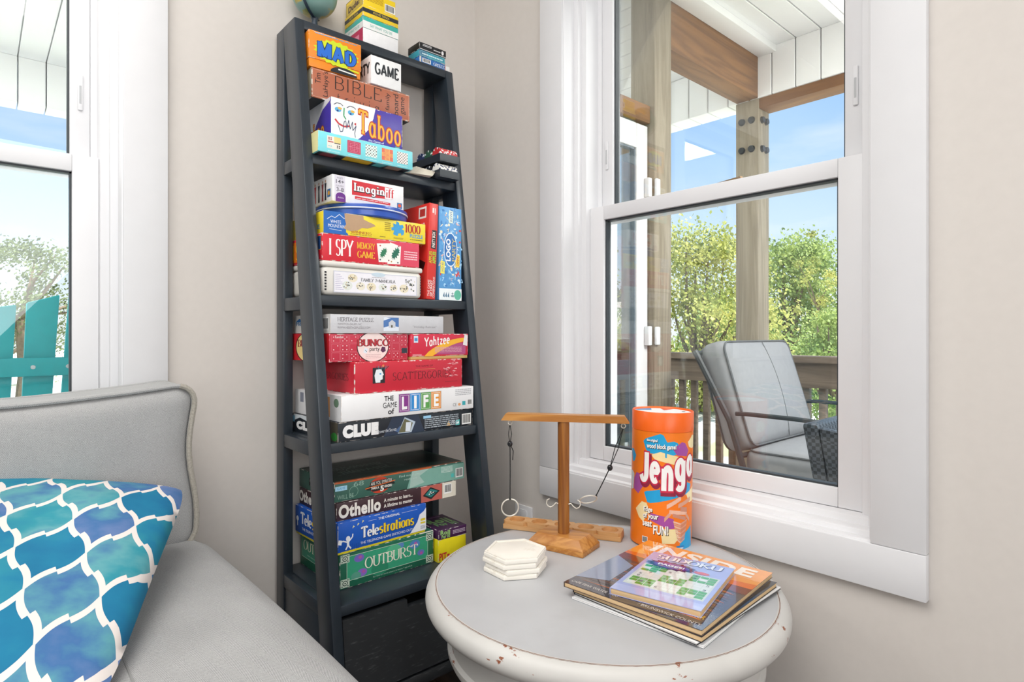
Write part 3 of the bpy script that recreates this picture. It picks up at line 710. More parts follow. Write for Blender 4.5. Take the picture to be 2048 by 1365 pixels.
# ------------------------------------------------------------------ grounds, trees and the far house
def ground_mat():
    m, t, b = _nodes('lawn and pale drive'); N = t.nodes.new
    co = N('ShaderNodeTexCoord'); n = N('ShaderNodeTexNoise'); n.inputs['Scale'].default_value = .25; n.inputs['Detail'].default_value = 5
    r = N('ShaderNodeValToRGB'); r.color_ramp.elements[0].position = .44; r.color_ramp.elements[0].color = lin('8f9870'); r.color_ramp.elements[1].position = .52; r.color_ramp.elements[1].color = lin('cdcbc6')
    t.links.new(co.outputs['Object'], n.inputs['Vector']); t.links.new(n.outputs[0], r.inputs[0]); t.links.new(r.outputs[0], b.inputs['Base Color']); b.inputs['Roughness'].default_value = 1
    return m
structure('ground', MB().box(-80, -60, -1.6, 120, 120, -1.4), ground_mat(), smooth=0)
BARK = M('pale tree bark', '7d6d59', .9, .2, 20.)
def leafmat(name, a, b_):
    m, t, b = _nodes(name); N = t.nodes.new
    co = N('ShaderNodeTexCoord'); n = N('ShaderNodeTexNoise'); n.inputs['Scale'].default_value = 1.3; n.inputs['Detail'].default_value = 6
    r = N('ShaderNodeValToRGB'); r.color_ramp.elements[0].position = .35; r.color_ramp.elements[0].color = lin(a); r.color_ramp.elements[1].position = .65; r.color_ramp.elements[1].color = lin(b_)
    t.links.new(co.outputs['Object'], n.inputs['Vector']); t.links.new(n.outputs[0], r.inputs[0]); t.links.new(r.outputs[0], b.inputs['Base Color']); b.inputs['Roughness'].default_value = .7
    tr = N('ShaderNodeBsdfTranslucent'); ms = N('ShaderNodeMixShader'); ms.inputs[0].default_value = .35
    t.links.new(r.outputs[0], tr.inputs[0]); t.links.new(b.outputs[0], ms.inputs[1]); t.links.new(tr.outputs[0], ms.inputs[2]); t.links.new(ms.outputs[0], t.nodes['Material Output'].inputs[0])
    return m
L1 = leafmat('yellow green leaves', '7f8f42', 'd0cc78'); L2 = leafmat('mid green leaves', '6a8648', 'b7c674'); L3 = leafmat('pale olive leaves', '566342', '84905f')
def cam_dir(px): r = (px-1024)/1200; return Vector((.7464*r+.6655, -.6655*r+.7464, 0))
def tree(label, px, Z, zt, spread, n_cl, mat, seed, leaf=.11, per=90, zb=None, gap=1., group='trees beyond the porch', cl=.55, name='tree'):
    rd = random.Random(seed); b = cam_dir(px)*Z; zg = -1.4
    t = thing(name, label, 'tree', (b.x, b.y, zg))
    zb = zt-spread*1.5 if zb is None else zb
    tips = []
    for k in range(n_cl):
        u = rd.random(); a = rd.uniform(0, 2*math.pi); rr = spread*math.sqrt(rd.random())*math.sin(math.pi*min(.93, .18+.75*u))
        tips.append(Vector((b.x+rr*math.cos(a), b.y+rr*math.sin(a), zb+(zt-zb)*u)))
    w = MB(); h = Vector((b.x+rd.uniform(-.2, .2), b.y+rd.uniform(-.2, .2), zb+(zt-zb)*.12))
    w.tube([(b.x, b.y, zg-.1), (b.x+.1, b.y, zg+(h.z-zg)*.5), h], [spread*.09, spread*.07, spread*.06], 8)
    for p in tips[::3]:
        mid = h.lerp(p, .5)+Vector((rd.uniform(-.3, .3), rd.uniform(-.3, .3), rd.uniform(0, .3)))*spread*.3
        w.tube([h, mid, p], [spread*.04, spread*.02, spread*.008], 5)
    w.build('trunk', BARK, t)
    m = MB()
    for p in tips:
        r = spread*cl*rd.uniform(.35, .6)
        for k in range(per):
            d = Vector((rd.gauss(0, 1), rd.gauss(0, 1), rd.gauss(0, .7)))*r*.55; c = p+d
            q = Vector((rd.gauss(0, 1), rd.gauss(0, 1), rd.gauss(0, 1))).normalized(); e = q.orthogonal().normalized(); f = q.cross(e); s = leaf*rd.uniform(.5, 1.1)
            m._f([m.bm.verts.new(c+e*s), m.bm.verts.new(c+f*s*.55), m.bm.verts.new(c-e*s), m.bm.verts.new(c-f*s*.55)])
    m.build('foliage', mat, t, smooth=0, fix=False)
    return t
tree('broad yellow green tree seen between the two porch posts', 1395, 18, H+2.95, 2.5, 80, L1, 3, per=270, zb=-1.0, leaf=.075)
tree('tall green tree right of the corner post, with one high branch', 1585, 25, H+3.5, 3.1, 95, L2, 5, per=270, zb=-1.0, leaf=.095)
tree('thin pale branch top standing above the tree right of the corner post', 1632, 20, H+3.35, .8, 12, L1, 8, per=110, zb=1.4, leaf=.06)
tree('bright low shrub at the right edge of the window', 1665, 12.5, H+.35, 1.3, 26, L2, 11, per=230, zb=-.9, leaf=.06)
tree('low bushes far behind the railing left of the patio chair', 1470, 36, H+1.6, 4.2, 60, L2, 13, per=220, zb=-1.2, leaf=.13)
tree('small distant tree above the far house roof', 1245, 46, H+3.2, 2.6, 26, L3, 17, per=90, zb=.6, leaf=.18)
tree('shrub in front of the far house wall', 1252, 24, H-.15, 1.0, 14, L2, 19, per=80, zb=-1.2)
tree('hazy olive tree outside the left window', 40, 15, H+2.15, 2.0, 30, L3, 23, per=150, zb=H+.1, leaf=.06, cl=.42)
tree('wide hazy tree low behind the teal chair', -20, 26, H+1.6, 3.4, 34, L3, 29, per=90, zb=-.9, leaf=.09)
hb = cam_dir(1225)*33
hm = Matrix.Translation((hb.x, hb.y, -1.4)) @ Matrix.Rotation(R(-35), 4, 'Z')
t = thing('house', 'pale neighbouring house with shingled roof far beyond the storm door', 'house', mat=hm)
MB().box(-4, -2, 0, 1.6, 3, 2.5).build('wall', M('pale house siding', 'd9d6cd', .8), t, world=False, smooth=0)
MB().hexa([(-4.3, -2.5, 2.45), (2.0, -2.5, 2.45), (2.0, 3.4, 2.45), (-4.3, 3.4, 2.45), (-4.3, .3, 4.1), (1.0, .3, 4.1), (1.0, .6, 4.1), (-4.3, .6, 4.1)]).build('roof', M('tan roof shingles', 'aaa095', .9, .08, 30.), t, world=False, smooth=0)
wn = MB().box(.55, -2.05, .9, 1.35, -1.98, 2.1).build('window', M('house window trim', 'eeeeee', .6), t, world=False, smooth=0)
MB().box(.62, -2.07, .98, 1.28, -2.051, 2.02).build('pane', M('dark house pane', '66757c', .3), wn, world=False, smooth=0)
# ------------------------------------------------------------------ sofa and pillow
SOFA = herringbone('grey herringbone upholstery', '7e7e7e', 'c8c8c7')
WELT = M('beige frayed welt', '9d988e', .95, .15, 300., bump=.4)
sofa = thing('sofa', 'grey herringbone sofa end in the lower left corner by the window', 'sofa', (-.3, 1.0, 0))
Mq = Matrix.Translation((-.293, .988, H-.484))
m = MB(); m.bm.free(); m.bm = puff(.655, .375, .078, .06, bx=.012, bz=.012, cuts=30)
for v in m.bm.verts:
    v.co = Mq @ v.co
seat = m.build('seat_cushion', SOFA, sofa, smooth=60)
sw = MB(); sw.tube([(.134, y, H-.4015-(.012 if y < .68 else 0)-(.02 if y < .64 else 0)) for y in (.63, .66, .70, .8, .9, 1.0, 1.1, 1.2, 1.3)], .0022, 6); sw.build('seam', M('grey seam thread', '8f8f8e', .95), seat)
MB().box(-.95, .68, .12, .34, 1.40, H-.563, .02).build('seat_base', SOFA, sofa)
MB().box(-.95, 1.43, .12, .325, 1.525, H-.20, .02).build('back_frame', SOFA, sofa)
for x in (-.9, .28):
    for y in (.72, 1.46): MB().cyl((x, y, 0), (x, y, .13), .018, .026, 14).build('leg', wood('dark sofa leg', '2f2118', '49352a', 'z'), sofa)
Mk = Matrix.Translation((-.306, 1.375, H-.281))
m = MB(); m.bm.free(); m.bm = puff(.627, .075, .15, .035, by=.02, cuts=34)
def ear(v):
    p = v.copy()
    k = max(0, min(1, (p.x-.32)/.31))
    p.z += (.012+.026*k**1.6)*max(0, (p.z+.15)/.30)
    p.x += .007*math.sin((p.z+.15)/.30*math.pi*2.2)*(1 if p.x > .5 else 0)
    return p
for v in m.bm.verts: v.co = Mk @ ear(v.co)
bk = m.build('back_cushion', SOFA, sofa, smooth=60)
def dense(pts, n):
    out = []
    for i in range(len(pts)):
        a, b = Vector(pts[i]), Vector(pts[(i+1) % len(pts)]); k = max(1, int((b-a).length/n))
        out += [a.lerp(b, j/k) for j in range(k)]
    return out
loop = [(p.x, p.y) for p in dense([(x, z, 0) for x, z in rrect(.624, .147, .04)], .02)]
k0 = next(i for i, (x, z) in enumerate(loop) if x > .55 and z > .12)
loop = loop[k0:]+loop[:k0]
side_ = [(x, z) for x, z in loop if x > .59]; rest = [(x, z) for x, z in loop if x <= .605]
side_.sort(key=lambda q: -q[1]); rest.sort(key=lambda q: math.atan2(-q[0], q[1]) % (2*math.pi))
for y in (-.066, .066):
    MB().tube([Mk @ ear(Vector((x, y, z))) for x, z in loop], .0042, 8, True).build('piping', SOFA, bk)
MB().tube([Mk @ ear(Vector((x+.0012, -.067, z))) for x, z in side_], .0052, 8).build('frayed_welt', WELT, bk)

e1 = Vector((.132-.296, .833-1.235, -.090)).normalized()
e2 = Vector((-.91, -.32, -.05)); e2 = (e2-e1*e2.dot(e1)).normalized(); nn = e2.cross(e1).normalized()
if nn.z < 0: nn = -nn
S = .268
tip = Vector((.296, 1.235, H-.287)); pc_ = tip+e1*S+e2*S
pm = Matrix((( -e2.x, -e1.x, nn.x, pc_.x), (-e2.y, -e1.y, nn.y, pc_.y), (-e2.z, -e1.z, nn.z, pc_.z), (0, 0, 0, 1)))
N_ = 44; bm = bmesh.new(); gr = {}
rdp = random.Random(2)
for side in (1, -1):
    for i in range(N_+1):
        for j in range(N_+1):
            u, v = -1+2*i/N_, -1+2*j/N_
            if side == -1 and (i in (0, N_) or j in (0, N_)): gr[(side, i, j)] = gr[(1, i, j)]; continue
            pin = 1-.012*(1-u*u)*abs(v)**3; pin2 = 1-.012*(1-v*v)*abs(u)**3
            hgt = .052*((1-u*u)*(1-v*v))**.42
            hgt += .004*math.sin(9*u+5*v)*(1-u*u)*(1-v*v)+.006*math.sin(14*(u-v))*max(0, u+v-.6)*(1-u*u)*(1-v*v)
            cr_ = 1-.045*(u*u*v*v)**3; gr[(side, i, j)] = bm.verts.new((u*S*pin2*cr_, v*S*pin*cr_, side*hgt))
for side in (1, -1):
    for i in range(N_):
        for j in range(N_):
            q = [gr[(side, i, j)], gr[(side, i+1, j)], gr[(side, i+1, j+1)], gr[(side, i, j+1)]]
            try: bm.faces.new(q if side == 1 else q[::-1])
            except ValueError: pass
m = MB(); m.bm.free(); m.bm = bm
pil = m.build('throw_pillow', trellis('blue quatrefoil pillow print'), None, smooth=75)
pil.matrix_world = pm
prop(pil, 'blue and teal throw pillow with cream quatrefoil lattice on the sofa', 'pillow')

# ------------------------------------------------------------------ leaning bookshelf
SH = worn('slate black furniture paint', '2a323a', '7b8490', .33, 55., .74, .80, (1, 1, 1), .12)
SHD = worn('scuffed black drawer paint', '222528', '5b5c5e', .42, 40., .58, .80, (1, 2.5, 6), .15)
XL, XR, TH = .571, 1.041, .0245
def yf(z): return 1.4295-.1467*(.766-z)     # front line of the leaning posts at height z below/above the eye
shelf = thing('bookshelf', 'black leaning ladder bookshelf with drawer, loaded with board games', 'bookshelf', ((XL+XR)/2, 1.4, 0))
for x in (XL, XR-TH):
    zt, zb = .766, -H
    MB().hexa([(x, yf(zb), 0), (x+TH, yf(zb), 0), (x+TH, yf(zb)+.072, 0), (x, yf(zb)+.072, 0), (x, yf(zt), H+zt), (x+TH, yf(zt), H+zt), (x+TH, yf(zt)+.072, H+zt), (x, yf(zt)+.072, H+zt)], .0025).build('front_post', SH, shelf)
    MB().box(x, 1.498, 0, x+TH, 1.545, H+.7655, .0025).build('back_post', SH, shelf)
    for z in (.430, .0905, -.249, -.600):
        MB().box(x+.001, yf(z)+.06, H+z-.034, x+TH-.001, 1.50, H+z-.002, .002).build('side_rail', SH, shelf)
    MB().hexa([(x+.003, yf(-.80)+.06, H-.81), (x+TH-.003, yf(-.80)+.06, H-.81), (x+TH-.003, 1.50, H-.81), (x+.003, 1.50, H-.81), (x+.003, yf(-.63)+.06, H-.63), (x+TH-.003, yf(-.63)+.06, H-.63), (x+TH-.003, 1.50, H-.63), (x+.003, 1.50, H-.63)], .002).build('side_panel', SH, shelf)
MB().box(XL+.0015, yf(.756)+.0015, H+.744, XR-.0015, 1.545, H+.7665, .0025).build('top_board', SH, shelf)
for z in (.430, .0905, -.249, -.600):
    MB().box(XL+TH-.002, yf(z)+.004, H+z-.0235, XR-TH+.002, 1.545, H+z, .002).build('shelf_board', SH, shelf)
dw = MB(); zt, zb = -.632, -.800; xa, xb = XL+TH+.003, XR-TH-.003
def fp(x, z, o=.006): return (x, yf(z)+o, H+z)
n0, n1, nz_ = .763, .848, .018
dw.extr([fp(xa, zb), fp(xb, zb), fp(xb, zt), fp(n1, zt), fp(n1, zt-nz_), fp(n0, zt-nz_), fp(n0, zt), fp(xa, zt)], (0, .018, 0))
drawer = dw.build('drawer', SHD, shelf, smooth=0)
MB().box(xa+.005, 1.25, H-.795, xb-.005, 1.48, H-.66, .001).build('drawer_box', M('dark drawer inside', '15161a', .8), drawer)
MB().hexa([fp(XL+TH, -.832), fp(XR-TH, -.832), (XR-TH, yf(-.832)+.03, H-.832), (XL+TH, yf(-.832)+.03, H-.832), fp(XL+TH, -.806), fp(XR-TH, -.806), (XR-TH, yf(-.806)+.03, H-.806), (XL+TH, yf(-.806)+.03, H-.806)], .002).build('bottom_rail', SHD, shelf)

# ------------------------------------------------------------------ round side table
TG = worn('chalky grey table paint', 'b8b9bb', 'adadae', .42, 6., .55, .9, (1, 1, 1), .04)
TR = worn('distressed grey rim paint', 'c6c4c0', '8a4f33', .45, 21., .635, .65, (1, 1, 3.0), .05)
TX, TY, TZ, RR = .879, .734, H-.456, .328
table = thing('side_table', 'round grey painted side table with distressed rim', 'table', (TX, TY, 0))
MB().lathe([(0, -.028), (.300, -.028), (.3075, -.004), (.3085, -.0015), (.3085, -.0008), (0, 0.)], (TX, TY, TZ), 128).build('tabletop', TG, table)
rp_ = [(.299, -.046)]+[(RR-.022+.022*math.cos(R(a)), -.0225+.0222*math.sin(R(a))) for a in range(-90, 91, 10)]+[(.3105, -.0002), (.3095, -.003), (.3085, -.012), (.299, -.012)]
rm = MB().lathe(rp_+[rp_[0]], (TX, TY, TZ), 128).build('rim', TR, table)
MB().tube([(TX+.3092*math.cos(2*math.pi*i/96), TY+.3092*math.sin(2*math.pi*i/96), TZ-.0017) for i in range(96)], .0018, 6, True).build('groove_line', M('rubbed brown groove', '7a5947', .6, .3, 40.), rm)
MB().lathe([(.262, -.125), (.285, -.125), (.288, -.118), (.288, -.11), (.282, -.105), (.282, -.052), (.290, -.046), (.262, -.046), (.262, -.125)], (TX, TY, TZ), 96).build('apron', TR, table)
for k in range(4):
    a = R(45+90*k+20); cx, cy = TX+.235*math.cos(a), TY+.235*math.sin(a)
    MB().lathe([(0, 0), (.017, 0), (.021, .03), (.016, .06), (.022, .20), (.026, .30), (.018, .33), (.028, .36), (.028, TZ-.05), (0, TZ-.05)], (cx, cy, 0), 24).build('leg', TR, table)

# hexagonal coasters
CO = worn('cream stone coaster', 'ece7dd', 'd8cfc0', .7, 20., .6, .7)
for k in range(4):
    t = thing('coaster', ['lowest hexagonal cream coaster of the stack of four', 'second hexagonal cream coaster from the bottom of the stack', 'third hexagonal cream coaster from the bottom of the stack', 'topmost hexagonal cream coaster of the stack, with a raised edge'][k], 'coaster', (.779+[0, .002, -.002, 0][k], .864+[0, -.002, .001, 0][k], TZ+.0003+k*.0098), R([28, 31, 29, 30][k]), 'stacked coasters')
    hx = lambda r: [(r*math.cos(R(60*i)), r*math.sin(R(60*i))) for i in range(6)]
    MB().prism(hx(.062), 0, .0075, .0012).build('body', CO, t, world=False)
    m = MB(); o6 = hx(.0605); i6 = hx(.0555)
    for i in range(6):
        j = (i+1) % 6
        m.hexa([(*i6[i], .0074), (*o6[i], .0074), (*o6[j], .0074), (*i6[j], .0074), (*i6[i], .0094), (*o6[i], .0094), (*o6[j], .0094), (*i6[j], .0094)])
    m.build('raised_edge', CO, t, world=False, smooth=0)

# ring toss game
OAK = wood('oiled acacia wood', 'a96c30', 'c98f4a', 'x', .35, 30., .05)
OAKD = wood('darker acacia post', '7d4718', 'b87a34', 'z', .35, 14., .05)
PALE = wood('pale pine tray', 'c08c55', 'd9ae7c', 'x', .5, 12., .05)
CORD = M('black cord', '17181a', .8); STEEL = M('cream painted steel wire', 'd9d3c7', .35, metal=.3)
gx, gy = .938, .886
toss = thing('ring_toss_game', 'wooden hook and ring toss game with crossbar and two corded rings', 'game', (gx, gy, TZ), math.atan2(-.794, .605))
def loc_m(ang): return Matrix.Translation((gx, gy, TZ)) @ Matrix.Rotation(ang, 4, 'Z')
Mg = loc_m(math.atan2(-.966, .257))
m = MB(); L_, W_ = .066, .040
m.hexa([(-L_, -W_, 0), (L_, -W_, 0), (L_, W_, 0), (-L_, W_, 0), (-L_, -W_, .011), (L_, -W_, .011), (L_, W_, .011), (-L_, W_, .011)], .001)
m.hexa([(-L_, -W_, .011), (L_, -W_, .011), (L_, W_, .011), (-L_, W_, .011), (-L_+.016, -W_+.013, .030), (L_-.016, -W_+.013, .030), (L_-.016, W_-.013, .030), (-L_+.016, W_-.013, .030)], .001)
for v in m.bm.verts: v.co = Mg @ v.co
bs = m.build('base', OAK, toss)
MB().cyl((gx, gy, TZ+.029), (gx, gy, H-.187), .0122, .0125, 24).build('post', OAKD, toss)
ab = math.atan2(-.794, .605); Mt = Matrix.Translation((gx, gy, 0)) @ Matrix.Rotation(ab, 4, 'Z')
m = MB(); m.extr([(-.1345, -.014, H-.1875), (.1385, -.014, H-.1875), (.128, -.014, H-.1725), (-.124, -.014, H-.1725)], (0, .028, 0))
for v in m.bm.verts: v.co = Mt @ v.co
m.build('crossbar', OAK, toss, smooth=0)
def P_(x, y, z): return Mt @ Vector((x, y, z))
for sx in (-1, 1):   # screw eyes under the bar ends
    m = MB(); c = (-.117, .126)[sx > 0]
    m.tube([P_(c+.0045*math.cos(R(a)), 0, H-.194+.0045*math.sin(R(a))) for a in range(0, 360, 24)], .0011, 6, True); m.build('screw_eye', STEEL, toss)
for sx in (-1, 1):   # cup hooks on the post
    m = MB(); pth = [P_(sx*x, -.004, H-.364+z) for x, z in ((.010, .0), (.016, .002), (.021, -.004), (.027, -.008), (.033, -.006), (.0365, 0.), (.035, .007), (.030, .010))]
    m.tube(pth, .0013, 8); m.build('hook', STEEL, toss)
def ring_cord(eye, lock, end, rc, rn, rr, tail):
    a, b, c = Vector(eye), Vector(lock), Vector(end)
    side = (b-a).cross(Vector((.6, .7, 0))).normalized()*.0035
    m = MB(); m.tube([a, a.lerp(b, .5)+side, b], .0009, 6); m.tube([a, a.lerp(b, .5)-side, b], .0009, 6); m.tube([b, b.lerp(c, .5)+Vector((.0005, 0, 0)), c], .0012, 6)
    if tail: m.tube([b, b+Vector((.006, -.004, -.016)), b+Vector((.005, -.003, -.036))], .0010, 6)
    m.ball(c, .0028, u=10, v=8)
    cord = m.build('cord', CORD, toss)
    m = MB(); m.ball(b, .0058, (1, 1, 1.15)); m.cyl(b+Vector((-.007, -.004, 0)), b+Vector((.007, .004, 0)), .0030, n=12); m.build('cord_lock', M('black plastic bead', '14161b', .3), cord)
    u = Vector(rn).normalized(); w = u.orthogonal().normalized(); q = u.cross(w)
    MB().tube([Vector(rc)+(w*math.cos(2*math.pi*i/36)+q*math.sin(2*math.pi*i/36))*rr for i in range(36)], .0016, 8, True).build('ring', STEEL, toss)
ring_cord(P_(-.117, 0, H-.198), P_(-.117, 0, H-.240), P_(-.117, 0, H-.360), P_(-.117, 0, H-.379), (.55, .84, 0), .0185, True)
ring_cord(P_(.126, 0, H-.198), P_(.098, .004, H-.284), P_(.0685, .006, H-.346), P_(.0525, .006, H-.354), (.35, .55, .75), .018, False)

# tray with five round wells
ta = math.atan2(.8191-1.0613, 1.0483-.918)
t = thing('shot_glass_tray', 'narrow pale wooden tray with five round wells behind the ring toss base', 'tray', (.9831+.02, .9402+.011, TZ+.0003), ta)
m = MB(); m.box(-.1375, -.022, 0, .1375, .022, .011, .0008)
tb = m.build('tray_bottom', PALE, t, world=False)
m = MB(); n_ = 24; xs = [-.11, -.055, 0, .055, .11]      # top layer pierced by the wells
m.bm.free(); bm = bmesh.new()
def cellring(cx, x0, x1):
    hw = .022; ri = []; ro = []
    for k in range(n_):
        a = 2*math.pi*k/n_; c, s_ = math.cos(a), math.sin(a); q = min(((x1-x0)/2)/abs(c) if abs(c) > 1e-9 else 9, hw/abs(s_) if abs(s_) > 1e-9 else 9)
        ri.append((cx+.0185*c, .0185*s_)); ro.append(((x0+x1)/2+q*c, q*s_))
    ti = [bm.verts.new((*p, .0185)) for p in ri]; to = [bm.verts.new((*p, .0185)) for p in ro]; bi = [bm.verts.new((*p, .0109)) for p in ri]; bo = [bm.verts.new((*p, .0109)) for p in ro]
    for k in range(n_):
        j = (k+1) % n_
        for q in ([ti[k], to[k], to[j], ti[j]], [bi[k], ti[k], ti[j], bi[j]], [to[k], bo[k], bo[j], to[j]]): bm.faces.new(q)
for cx in xs: cellring(cx, cx-.0275, cx+.0275)
m.bm = bm; m.build('welled_top', PALE, t, world=False, smooth=0)

# orange game tube
OR = M('orange tube print', 'f07a14', .35, .02, 30.); ORL = M('deep orange lid', 'ee6410', .35, .03, 12.)
jr, jh = .0655, .2455
tm = Matrix.Translation((1.128, .772, TZ+.0008)) @ Matrix.Rotation(R(1.2), 4, Vector((.45, .89, 0)))
tube = thing('game_tube', 'tall orange cylindrical block game tube beside the window', 'game tube', mat=tm)
MB().lathe([(0, 0), (jr-.001, 0), (jr, .001), (jr, jh), (0, jh)], n=72).build('tube_body', OR, tube, world=False, smooth=40)
ld = MB().lathe([(0, jh+.0005), (jr+.0006, jh+.0005), (jr+.0006, jh+.0405), (jr-.0005, jh+.042), (jr-.002, jh+.0405), (jr-.003, jh+.0375), (0, jh+.0375)], n=72).build('lid', ORL, tube, world=False, smooth=40)
lp = Print(1, 1)
lp.ell(0, 0, .0615, .0615, 'f3f3f1', 0); lp.poly(arc(0, 0, .060, .060, 60, 120)+[(0, .03)], '2f8fc8', 1); lp.poly(arc(0, 0, .060, .060, 10, 40)+[(.02, .01)], 'e25a28', 1); lp.ell(-.028, -.025, .005, .004, '333333', 2, 12); lp.ell(.035, -.03, .005, .004, '333333', 2, 12)
lp.build(ld, lambda u, v, e: (u, v, jh+.0378+e))
jp = Print(math.pi*jr, jh)
a0 = math.atan2(-.774, -1.13)
def jx(x): return (math.asin(max(-1, min(1, (x-365)/292)))/math.pi)+.5
def jy(y): return (1276-y)/(1276-262)
def J(pts): return [(jx(x), jy(y)) for x, y in pts]
jp.poly(J([(190, 350), (210, 325), (345, 272), (375, 285), (410, 345), (470, 335), (505, 350), (525, 385), (515, 440), (400, 482), (365, 450), (240, 450), (215, 420)]), '1b9fd2')
jp.poly(J([(460, 400), (545, 342), (575, 355), (605, 420), (590, 470), (500, 455)]), 'a04a9c', 1.2); jp.poly(J([(600, 345), (640, 290), (653, 300), (655, 400), (640, 410), (610, 390)]), 'f3e2b0')
jp.poly(J([(262, 460), (350, 430), (520, 470), (490, 540), (300, 500)]), 'f1d9a0', 1.1); jp.poly(J([(130, 640), (170, 650), (200, 740), (150, 825), (105, 795), (108, 700)]), 'a24e9b')
jp.poly(J([(205, 800), (225, 785), (600, 700), (632, 720), (625, 790), (560, 810), (265, 885), (235, 880)]), '1d9fd6'); jp.poly(J([(128, 965), (185, 885), (230, 890), (260, 960), (200, 1060), (160, 1030)]), 'f1dca6')
jp.poly(J([(270, 970), (400, 990), (480, 1010), (490, 1090), (440, 1098), (260, 1030)]), 'a04a9c'); jp.poly(J([(365, 1130), (400, 1095), (520, 1100), (530, 1180), (490, 1225), (380, 1225)]), 'f1dca6'); jp.poly(J([(560, 1160), (640, 1090), (650, 1290), (570, 1290), (540, 1240)]), '1d9fd6', 1.1)
jp.poly(J([(590, 800), (650, 750), (652, 880), (620, 880)]), 'f3e2b0'); jp.poly(J([(76, 450), (98, 440), (122, 490), (110, 545), (90, 560)]), '1d9fd6'); jp.poly(J([(75, 650), (90, 640), (107, 660), (100, 800), (80, 820)]), 'cfd8dc')
# block tower picture
bl = ('e8b9a2', 'd69d86', 'c88a74')
def block(x0, y0, x1, y1, hh, c):
    jp.poly(J([(x0, y0), (x1, y1), (x1, y1+hh), (x0, y0+hh)]), bl[c], 2+.1*c)
for k in range(9):
    y = 1025+k*20; q = k*5
    jp.poly(J([(475+q, y), (545, y+25), (545, y+40), (478+q, y+15)]), bl[1 if k % 2 else 0], 2); jp.poly(J([(545, y+25), (605-q*.5, y-5), (603-q*.5, y+10), (545, y+40)]), bl[2 if k % 2 else 1], 2)
for b_ in ((415, 885, 545, 810, 38, 0), (520, 880, 628, 830, 36, 1), (395, 1000, 455, 935, 38, 1), (440, 930, 600, 950, 34, 0), (540, 905, 600, 920, 40, 2), (470, 960, 590, 1000, 30, 2), (590, 960, 625, 1020, 34, 1)): block(*b_)
jp.part('title_lettering')
for ch, x0, y0, x1, y1 in (('J', 162, 445, 245, 712), ('e', 252, 512, 350, 712), ('n', 362, 540, 470, 765), ('g', 480, 478, 578, 770), ('a', 585, 455, 640, 655)):
    u0, u1, v0, v1 = jx(x0), jx(x1), jy(y1), jy(y0)
    jk = dict(style='thin', thick=.30, thin=.20)
    if ch == 'g': v0 -= .006
    jp.text(ch, u0+.004, v0-.030, u1+.020, v1-.026, '8c1e3c', 4, grow=.07, **jk); jp.text(ch, u0, v0, u1, v1, 'c7274a', 5, grow=.07, **jk); jp.text(ch, u0, v0, u1, v1, 'f1efec', 6, **jk)
jp.part('printed_lettering')
for tx, x0, y0, x1, y1 in (('the original', 222, 322, 320, 352), ('wood block game!', 222, 362, 492, 415), ('Edge', 205, 920, 285, 972), ('of your', 200, 972, 340, 1035), ('seat', 198, 1040, 283, 1092), ('FUN!', 296, 1070, 432, 1150)):
    jp.text(tx, jx(x0)+.006, jy(y1)-.006, jx(x1)+.006, jy(y0)-.006, '3b2a20', 4, bold=.03); jp.text(tx, jx(x0), jy(y1), jx(x1), jy(y0), 'f6f4f0', 5, bold=.03)
jp.rect(jx(510), jy(1285), jx(578), jy(1245), '2b7fc0', 4); jp.bars(jx(515), jy(1280), jx(573), jy(1252), 1, 'd8ecf8', 5); jp.barcode(jx(195), jy(1240), jx(245), jy(1185), 3)
jp.build(tube, lambda u, v, e: ((jr+e)*math.cos(a0+(u-.5)*math.pi), (jr+e)*math.sin(a0+(u-.5)*math.pi), v*jh), cuts=[i/40 for i in range(1, 40)])

# magazines and the puzzle book
PAGE = M('yellowed page edges', 'd9b98d', .9, .10, 300., stretch=(.02, .02, 1)); PAGEW = M('white page edges', 'e6e4e0', .8, .06, 300., stretch=(.02, .02, 1))
def book(name, label, cat, group, cx, cy, z, w, d, h, rz, page, cover, cover_t=.0008, back=None):
    t = thing(name, label, cat, (cx, cy, z), rz, group)
    pb = MB().box(-w/2+.001, -d/2+.001, cover_t, w/2-.001, d/2-.001, h-cover_t, .0006).build('page_block', page, t, world=False)
    MB().box(-w/2, -d/2, h-cover_t, w/2, d/2, h, .0003).build('front_cover', cover, t, world=False)
    MB().box(-w/2, -d/2, 0, w/2, d/2, cover_t, .0003).build('back_cover', back or cover, t, world=False)
    MB().box(-w/2-.0006, -d/2, 0, -w/2+.0008, d/2, h, .0003).build('spine', back or cover, t, world=False)
    return t
WHC = M('white glossy cover', 'e9e9ea', .15, .01, 10.); DKC = M('black glossy cover', '2b2b30', .15, .05, 10.)
z = TZ+.0004
book('magazine', 'white backed magazine at the very bottom of the table stack', 'magazine', 'books and magazines on the side table', .914, .594, z, .238, .282, .0035, R(-85), PAGEW, WHC); z += .0037
book('magazine', 'thin white magazine second from the bottom of the table stack', 'magazine', 'books and magazines on the side table', .917, .590, z, .235, .284, .0040, R(-89), PAGEW, WHC, back=DKC); z += .0042
book('paperback_book', 'thick book with yellowed pages between the magazines on the table', 'book', 'books and magazines on the side table', .912, .592, z, .240, .272, .0085, R(-87), PAGE, DKC); z += .0087
mg = book('magazine', 'glossy magazine with orange sunset cover under the puzzle book', 'magazine', 'books and magazines on the side table', .914, .605, z, .252, .286, .0085, R(-84.5), PAGE, M('glossy magazine cover', '4a3a36', 0.10, .02, 8., spec=1., coat=1.)); zm = z+.0085; z += .0088
mp_ = Print(.252, .286)
mp_.rect(0, 0, 1, 1, '54453f', 1); mp_.rect(0, .62, 1, 1, 'f09a3c', 1.3); mp_.poly([(0, .62), (1, .62), (1, .74), (.7, .70), (.35, .76), (0, .72)], 'e06a1e', 1.6); mp_.poly([(0, .58), (1, .56), (1, .66), (.5, .64), (0, .68)], '7a2f1c', 2)
